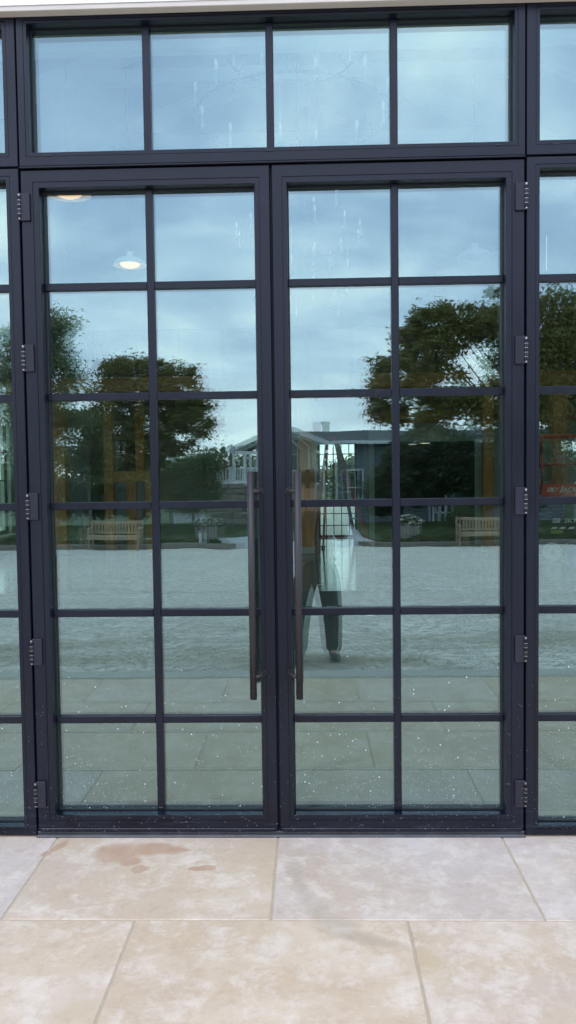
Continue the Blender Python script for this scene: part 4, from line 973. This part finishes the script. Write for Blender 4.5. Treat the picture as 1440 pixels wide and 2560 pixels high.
# main ridge behind, and the long slate wing running right
WD = 41.0
w0, w1, w2 = O(838, 1306, WD), O(1420, 1306, WD), O(838, 1106, WD)
wy = w0.y; wzb = O(1000, 1306, WD).z-.2; wze = O(1000, 1104, WD).z
b = MB(); laps(b, w0.x, w1.x, wzb, wze, wy+.02, .19); b.build('wing_siding', M_SIDING2, h)
MB().box(w0.x+.01, w1.x, wy-6, wy-.02, wzb, wze).build('wing_wall', M_SIDING2, h)
rp = O(1000, 1077, WD+4); b = MB()
n_ = 12
xl_ = O(742, 1072, WD+4).x
def xa_(u): return w0.x-.15 + (xl_-w0.x+.15)*u
for k in range(n_):
    a, c = k/n_, (k+1)/n_; za, zc = wze+(rp.z-wze)*a, wze+(rp.z-wze)*c; ya, yc = wy+.5-(wy+.5-rp.y)*a, wy+.5-(wy+.5-rp.y)*c
    b.add([(xa_(a), ya, za+.05), (w1.x+.4, ya, za+.05), (w1.x+.4, yc, zc+.02), (xa_(c), yc, zc+.02), (xa_(a), ya, za-.02), (w1.x+.4, ya, za-.02)], [(0, 1, 2, 3), (4, 5, 1, 0)])
b.add([(xl_, rp.y, rp.z+.02), (w1.x+.4, rp.y, rp.z+.02), (w1.x+.4, rp.y-5, wze), (xl_, rp.y-5, wze)], [(0, 1, 2, 3)]); b.build('wing_roof', M_SHING, h)
MB().box(w0.x-.15, w1.x+.4, wy+.50, wy+.58, wze-.10, wze+.06).build('gutter', M_HTRIM, h)
MB().box(w0.x+.02, w0.x+.14, wy+.03, wy+.06, wzb, wze-.1).build('corner_board', M_HTRIM, h)
wa, wb = O(872, 1262, WD), O(905, 1176, WD); hwin(h, wa.x, wb.x, wa.z, wb.z, wy+.03, 2, 2)
# porch on the wing
pa, pb_ = O(1068, 1219, WD-1.2), O(1140, 1215, WD-1.2); py_ = pa.y
MB().cbox(pa.x-.15, pb_.x+.35, wy+.59, py_+.15, pa.z-.02, pa.z+.10, .02).build('porch_roof', M_HTRIM, h)
for px in (1073, 1084, 1101, 1116):
    q = O(px, 1305, WD-1.2); MB().box(q.x-.055, q.x+.055, py_-.05, py_+.05, wzb, pa.z-.022).build('porch_post', M_HTRIM, h)
wa, wb = O(1092, 1280, WD), O(1112, 1235, WD); hwin(h, wa.x, wb.x, wa.z, wb.z, wy+.03, 1, 2)
# deck with white balustrade on its stone base
DD = 36.0
d0, d1 = O(436, 1210, DD), O(652, 1210, DD); dy = d0.y; dzf = O(540, 1206, DD).z; dzt = O(540, 1170, DD).z
dk = MB().cbox(d0.x, d1.x, hy+.1, dy+.05, dzf-.16, dzf, .02).build('deck_floor', M_HTRIM, h)
rl = MB(); rl.box(d0.x, d1.x, dy-.04, dy+.04, dzt-.05, dzt); rl.box(d0.x, d1.x, dy-.03, dy+.03, dzf+.06, dzf+.11)
rl.box(d0.x, d0.x+.08, hy+.1, dy, dzt-.05, dzt)
x = d0.x
while x < d1.x: rl.box(x, x+.045, dy-.02, dy+.02, dzf+.11, dzt-.05); x += .13
rl.build('deck_railing', M_HTRIM, h, kind='stuff')
for px in (438, 505, 575, 645):
    q = O(px, 1200, DD); MB().box(q.x-.06, q.x+.06, dy-.06, dy+.06, dzf+.001, dzt+.05).build('railing_post', M_HTRIM, h); MB().box(q.x-.07, q.x+.07, dy-.07, dy+.07, zb, dzf-.17).build('deck_post', M_SIDING2, h)
for px in (584, 612, 626, 648): q = O(px, 1200, DD+.5); MB().box(q.x-.07, q.x+.07, q.y-.07, q.y+.07, dzf+.001, O(px, 1134, DD+.5).z).build('porch_post', M_HTRIM, h)
MB().box(O(578, 1134, DD+.5).x, O(652, 1134, DD+.5).x, q.y-.1, q.y+.1, O(620, 1136, DD+.5).z, O(620, 1129, DD+.5).z).build('porch_beam', M_HTRIM, h)
MB().box(O(560, 1250, DD+1).x, wx0+.3, hy+.02, hy+1.8, zb, dzf-.18).build('basement_wall', M_STONE, h)
wa, wb = O(574, 1288, DD-1.3), O(602, 1240, DD-1.3); hwin(h, wa.x, wb.x, wa.z, wb.z, hy+1.9+.0, 1, 1)
# stone retaining steps under the deck, each course a step lower
t = thing('stone_wall', 'stepped stone retaining wall beside the bank under the deck', 'wall')
rr = random.Random(9)
for j in range(7):
    x = O(498+6*j, 1250, 33).x; xe = O(600, 1250, 33).x; yy = O(500, 1250, 33).y; zc = O(500, 1312-15*j, 33).z
    while x < xe:
        l = rr.uniform(.3, .6); MB().cbox(x+.008, min(x+l, xe+.2)-.008, yy-.2, yy+rr.uniform(.02, .07), zc+.008, zc+.225, .025).build('stone', M_STONE, t); x += l
sf = MB(); 
for j in range(26): x = O(432+3.1*j, 1250, 32).x; z = O(432, 1305-.4*j, 32).z; sf.box(x, x+.05, O(500, 1250, 32).y-.02, O(500, 1250, 32).y, z-.1, z+1.0)
sf.box(O(430, 1250, 32).x, O(514, 1250, 32).x, O(500, 1250, 32).y-.03, O(500, 1250, 32).y+.01, O(432, 1248, 32).z, O(432, 1244, 32).z)
o = sf.build('picket_fence', M_HTRIM); o['label'] = 'white picket fence behind the left flower planter'; o['category'] = 'fence'

# ---- benches, planters, bollard light
def bench(loc, rz, label):
    t = thing('garden_bench', label, 'bench', loc, rz, 'slatted teak benches on the drive')
    W_, H_, D_ = 1.60, .86, .58
    for x in (0.035, W_-.035):
        MB().cbox(x-.032, x+.032, 0, .065, 0, .62, .006).build('leg', M_TEAK, t); MB().cbox(x-.032, x+.032, D_-.065, D_, 0, H_, .006).build('leg', M_TEAK, t)
        MB().cbox(x-.04, x+.04, -.03, D_-.066, .621, .655, .008).build('armrest', M_TEAK, t)
        MB().box(x-.02, x+.02, .066, D_-.066, .36, .41).build('side_rail', M_TEAK, t)
    MB().cbox(.07, W_-.07, .01, .045, .33, .405, .004).build('apron', M_TEAK, t)
    for k in range(6): MB().cbox(.02, W_-.02, .02+k*.088, .095+k*.088, .412, .434, .004).build('seat_slat', M_TEAK, t)
    MB().cbox(.07, W_-.07, D_-.05, D_-.012, H_-.10, H_-.01, .006).build('top_rail', M_TEAK, t)
    MB().cbox(.07, W_-.07, D_-.05, D_-.012, .47, .53, .004).build('lower_rail', M_TEAK, t)
    for k in range(15):
        x = .12+k*(W_-.28)/14; MB().box(x, x+.052, D_-.04, D_-.022, .531, H_-.101).build('back_slat', M_TEAK, t)
    return t
p = O(350, 1376, 21.35); gz = lambda q: ground_z(q.x, q.y)
bench((p.x, p.y, gz(p)), math.pi, 'slatted teak bench reflected in the left door, in front of the bed')
p = O(1146, 1372, 21.3); bench((p.x+1.62, p.y, gz(p)), math.pi, 'slatted teak bench reflected low in the right door')
def planter(loc, label, seed):
    t = thing('barrel_planter', label, 'planter', loc, 0, 'slatted planters of white flowers')
    n = 18; R = .30
    for k in range(n):
        a = 2*math.pi*k/n; Mx = Matrix.Rotation(a, 4, 'Z') @ Matrix.Translation((R, 0, 0)) @ Matrix.Rotation(R_(4), 4, 'Y')
        MB().cbox(-.012, .012, -.045, .045, 0, .62, .003, 0, Mx).build('stave', M_SLAT, t)
    for z, rr_ in ((.10, .325), (.50, .352)): MB().torus((0, 0, z), rr_-.006, .008, 28, 5).build('hoop', M_GREY, t)
    MB().lathe([(.0001, .57), (.33, .57)], (0, 0, 0), 20).build('soil', M_MULCH, t)
    rg = np.random.default_rng(seed); n = 2600; v = rg.normal(size=(n, 3)); v /= np.linalg.norm(v, axis=1)[:, None]; C = v*np.array([.40, .40, .24])*(rg.random(n)**.4)[:, None]; C[:, 2] = np.abs(C[:, 2])+.56
    quads('foliage', leaf_quads(C, .085, rg, 0, .55), M_LEAF_M, t)
    fl = quads('blossoms', leaf_quads(C[:420]*np.array([1.05, 1.05, 1.06]), .05, rg, 0, .95), M_FLOWER, t); fl['kind'] = 'stuff'
p = O(516, 1356, 22.7); planter((p.x, p.y, gz(p)+.1), 'slatted planter of white flowers in the left door, by the bollard light', 51)
p = O(1021, 1358, 22.7); planter((p.x, p.y, gz(p)+.1), 'slatted planter of white flowers in the right door', 52)
p = O(501, 1350, 22.2)
t = thing('bollard_light', 'short pale bollard light in the bed beside the left planter', 'bollard light', (p.x, p.y, gz(p)+.1))
MB().lathe([(.0001, 0), (.055, 0), (.055, .36), (.0001, .36)], (0, 0, 0), 14).build('post', M_HTRIM, t); MB().lathe([(.0001, .36), (.035, .36), (.035, .46), (.0001, .46)], (0, 0, 0), 14).build('lens', M_GREY, t)
MB().lathe([(.0001, .46), (.058, .46), (.058, .50), (.0001, .51)], (0, 0, 0), 14).build('cap', M_BLACK, t)
# low ground cover in the beds and grass blades on the lawns
def cover(name, label, cat, regs, s, m_, seed, h_):
    rg = np.random.default_rng(seed); P_ = []
    for (x0, x1, y0, y1, n) in regs:
        C = np.stack([rg.uniform(x0, x1, n), rg.uniform(y0, y1, n), np.zeros(n)], 1); zg = np.array([ground_z(0, y) for y in C[:, 1]])
        f = .5+.5*np.sin(C[:, 0]*3.1)*np.sin(C[:, 1]*4.2+C[:, 0]); C[:, 2] = zg+.10+rg.random(n)*h_*f; P_.append(C)
    o = quads(name, leaf_quads(np.concatenate(P_), s, rg, -.4, .4), m_); o['kind'] = 'stuff'; o['label'] = label; o['category'] = cat
cover('ground_cover', 'low green ground cover in the kerbed beds', 'plants', [(-14, -2.8, -23.2, -22.0, 16000), (2.4, 16, -23.3, -22.1, 16000)], .12, M_LEAF_M, 61, .28)
cover('grass', 'short grass on the lawns before the house', 'grass', [(2.7, 18, -40.5, -23.5, 50000), (-16, -2.8, -40, -28.1, 30000)], .10, M_LAWNB, 62, .05)

# ---- the photographer
def skin(name, nodes, edges, mats, parent, sub=2, root=0):
    """nodes: {key: (pos, rx, ry)}; a continuous skinned surface over the skeleton"""
    ks = list(nodes); me = bpy.data.meshes.new(name); me.from_pydata([nodes[k][0] for k in ks], [(ks.index(a), ks.index(b)) for a, b in edges], [])
    o = link(name, me, parent); sm = o.modifiers.new('skin', 'SKIN'); sm.use_smooth_shade = True; sm.branch_smoothing = .3
    for i, k in enumerate(ks):
        d = me.skin_vertices[0].data[i]; d.radius = nodes[k][1:3]; d.use_root = (i == root)
    ss = o.modifiers.new('sub', 'SUBSURF'); ss.levels = sub; ss.render_levels = sub; me.materials.append(mats)
    dg = bpy.context.evaluated_depsgraph_get(); ev = o.evaluated_get(dg); m2 = bpy.data.meshes.new_from_object(ev); m2.name = name
    o.modifiers.clear(); o.data = m2; m2.materials.clear(); m2.materials.append(mats)
    m2.polygons.foreach_set('use_smooth', [True]*len(m2.polygons)); return o
M_SKIN = mat('skin', (.42, .24, .17), .5, var=.05); M_SHIRT = mat('brown_shirt', (.105, .062, .042), .85, var=.1, bump=.002, bs=60)
M_TROUS = mat('dark_trousers', (.028, .033, .038), .85, var=.15, bump=.002, bs=70); M_SHOE = mat('grey_boots', (.05, .052, .055), .7); M_CAP = mat('dark_cap', (.035, .022, .016), .8)
gp = -.14; PX, PY = CX+.045, -3.66
per = thing('person', 'photographer in dark trousers and brown shirt, cap on, holding up a phone', 'person', (PX, PY, gp))
hx = -.055
B = {'pel': ((0, 0, .86), .145, .105), 'waist': ((0, .0, 1.0), .135, .095), 'chest': ((0, .0, 1.18), .165, .11), 'sh': ((0, 0, 1.30), .12, .085), 'neck': ((hx*.5, .015, 1.375), .05, .052), 'neck2': ((hx, .03, 1.42), .052, .055),
     'jaw': ((hx, .045, 1.455), .060, .068), 'head': ((hx, .04, 1.525), .070, .088), 'crown': ((hx, .03, 1.585), .060, .072),
     'shl': ((-.17, 0, 1.285), .062, .06), 'ell': ((-.225, .06, 1.05), .045, .045), 'wrl': ((-.115, .235, 1.34), .027, .027), 'pal': ((-.102, .268, 1.40), .022, .034),
     'shr': ((.17, 0, 1.285), .062, .06), 'elr': ((.235, .06, 1.05), .045, .045), 'wrr': ((.06, .235, 1.34), .027, .027), 'par': ((.045, .268, 1.40), .022, .034),
     'hil': ((-.09, 0, .80), .098, .10), 'knl': ((-.135, .015, .46), .070, .074), 'cal': ((-.145, -.01, .32), .066, .07), 'anl': ((-.15, 0, .09), .038, .042), 'tol': ((-.165, .12, .035), .035, .028),
     'hir': ((.09, 0, .80), .098, .10), 'knr': ((.13, .015, .46), .070, .074), 'car': ((.14, -.01, .32), .066, .07), 'anr': ((.145, 0, .09), .038, .042), 'tor': ((.165, .12, .035), .035, .028)}
E_ = [('pel', 'waist'), ('waist', 'chest'), ('chest', 'sh'), ('sh', 'neck'), ('neck', 'neck2'), ('neck2', 'jaw'), ('jaw', 'head'), ('head', 'crown'), ('sh', 'shl'), ('shl', 'ell'), ('ell', 'wrl'), ('wrl', 'pal'), ('sh', 'shr'), ('shr', 'elr'), ('elr', 'wrr'), ('wrr', 'par'),
      ('pel', 'hil'), ('hil', 'knl'), ('knl', 'cal'), ('cal', 'anl'), ('anl', 'tol'), ('pel', 'hir'), ('hir', 'knr'), ('knr', 'car'), ('car', 'anr'), ('anr', 'tor')]
skin('body', B, E_, M_SKIN, per)
g = 1.0
def sub(keys, add): return {k: (B[k][0], B[k][1]+add, B[k][2]+add) for k in keys}
S = sub(('waist', 'chest', 'sh', 'shl', 'shr', 'ell', 'elr'), .016); S['hem'] = ((0, 0, .88), .165, .125); S['neck'] = ((hx*.4, .01, 1.35), .058, .058)
S['cfl'] = (tuple(Vector(B['ell'][0]).lerp(Vector(B['wrl'][0]), .8)), .042, .042); S['cfr'] = (tuple(Vector(B['elr'][0]).lerp(Vector(B['wrr'][0]), .8)), .042, .042)
skin('shirt', S, [('hem', 'waist'), ('waist', 'chest'), ('chest', 'sh'), ('sh', 'neck'), ('sh', 'shl'), ('shl', 'ell'), ('ell', 'cfl'), ('sh', 'shr'), ('shr', 'elr'), ('elr', 'cfr')], M_SHIRT, per)
Tn = sub(('hil', 'knl', 'cal', 'hir', 'knr', 'car'), .020); Tn['pel'] = ((0, 0, .88), .155, .12); Tn['hl'] = ((-.15, 0, .17), .068, .074); Tn['hr'] = ((.145, 0, .17), .068, .074); Tn['gl'] = ((-.15, .01, .055), .068, .080); Tn['gr'] = ((.145, .01, .055), .068, .080)
skin('trousers', Tn, [('pel', 'hil'), ('hil', 'knl'), ('knl', 'cal'), ('cal', 'hl'), ('hl', 'gl'), ('pel', 'hir'), ('hir', 'knr'), ('knr', 'car'), ('car', 'hr'), ('hr', 'gr')], M_TROUS, per)
for s, k in ((-1, 'l'), (1, 'r')):
    x = B['an'+k][0][0]; skin('boot', {'a': ((x, -.01, .13), .055, .058), 'b': ((x, -.03, .05), .050, .048), 'c': ((x+s*.01, .07, .045), .050, .042), 'd': ((x+s*.02, .16, .035), .042, .03)}, [('a', 'b'), ('b', 'c'), ('c', 'd')], M_SHOE, per)
    # five separate bent fingers closing on the phone's edge
    bx, by, bz = B['pa'+k][0]; sg = 1 if k == 'l' else -1
    for j, (dz, ln) in enumerate(((.034, .068), (.012, .078), (-.010, .072), (-.031, .058))):
        a = Vector((bx, by+.0, bz+dz)); q = Vector((bx+sg*.006, by+.028, bz+dz+.004)); r_ = Vector((bx+sg*.022, by+.0405, bz+dz+.008)); e = Vector((bx+sg*ln*.62, by+.0415, bz+dz+.010))
        skin('finger', {'a': (tuple(a), .0095, .0095), 'b': (tuple(q), .009, .009), 'c': (tuple(r_), .008, .008), 'd': (tuple(e), .0065, .0065)}, [('a', 'b'), ('b', 'c'), ('c', 'd')], M_SKIN, per, 1)
    skin('thumb', {'a': ((bx, by-.01, bz-.02), .011, .011), 'b': ((bx+sg*.022, by-.012, bz+.012), .010, .010), 'c': ((bx+sg*.036, by+.004, bz+.034), .0085, .0085)}, [('a', 'b'), ('b', 'c')], M_SKIN, per, 1)
cap = MB(); cap.lathe([(.097, 1.545), (.095, 1.58), (.080, 1.625), (.045, 1.652), (.0001, 1.66)], (hx, .032, 0), 20)
cap.add([(hx-.07, .10, 1.545), (hx+.07, .10, 1.545), (hx+.06, .185, 1.535), (hx-.06, .185, 1.535), (hx-.07, .10, 1.552), (hx+.07, .10, 1.552), (hx+.06, .185, 1.541), (hx-.06, .185, 1.541)], [(0, 1, 2, 3), (7, 6, 5, 4), (0, 4, 5, 1), (1, 5, 6, 2), (2, 6, 7, 3), (3, 7, 4, 0)])
cap.build('cap', M_CAP, per, smooth=True)
fc = MB(); fc.lathe([(.0001, .0), (.011, .003), (.009, .014), (.0001, .020)], (hx, .118, 1.49), 8, 'Y'); fc.build('nose', M_SKIN, per, smooth=True)
for s in (-1, 1):
    MB().lathe([(.0001, -.009), (.008, -.006), (.0095, 0), (.008, .006), (.0001, .009)], (hx+s*.028, .116, 1.522), 8, 'Y').build('eye', M_BLACK, per, smooth=True)
    MB().lathe([(.0001, -.008), (.018, -.005), (.020, .004), (.0001, .010)], (hx+s*.074, .03, 1.508), 10, 'X').build('ear', M_SKIN, per, smooth=True)
MB().cbox(hx-.020, hx+.020, .113, .119, 1.458, 1.463, .001).build('mouth', mat('lips', (.30, .12, .10), .5), per)
t = thing('phone', 'black phone held up in both hands by the photographer', 'phone')
px0, pz0 = CX-.006, CH+.012
MB().cbox(px0-.030, px0+.042, CY-.022, CY-.013, pz0-.150, pz0+.006, .003).build('phone_body', M_BLACK, t)
MB().cbox(px0-.027, px0+.039, CY-.0235, CY-.0222, pz0-.146, pz0+.002, .0003).build('phone_screen', M_HGLASS, t)
MB().lathe([(.0001, 0), (.009, 0), (.009, .0015), (.0001, .0016)], (CX, CY-.0129, CH), 16, 'Y').build('lens', M_HGLASS, t)
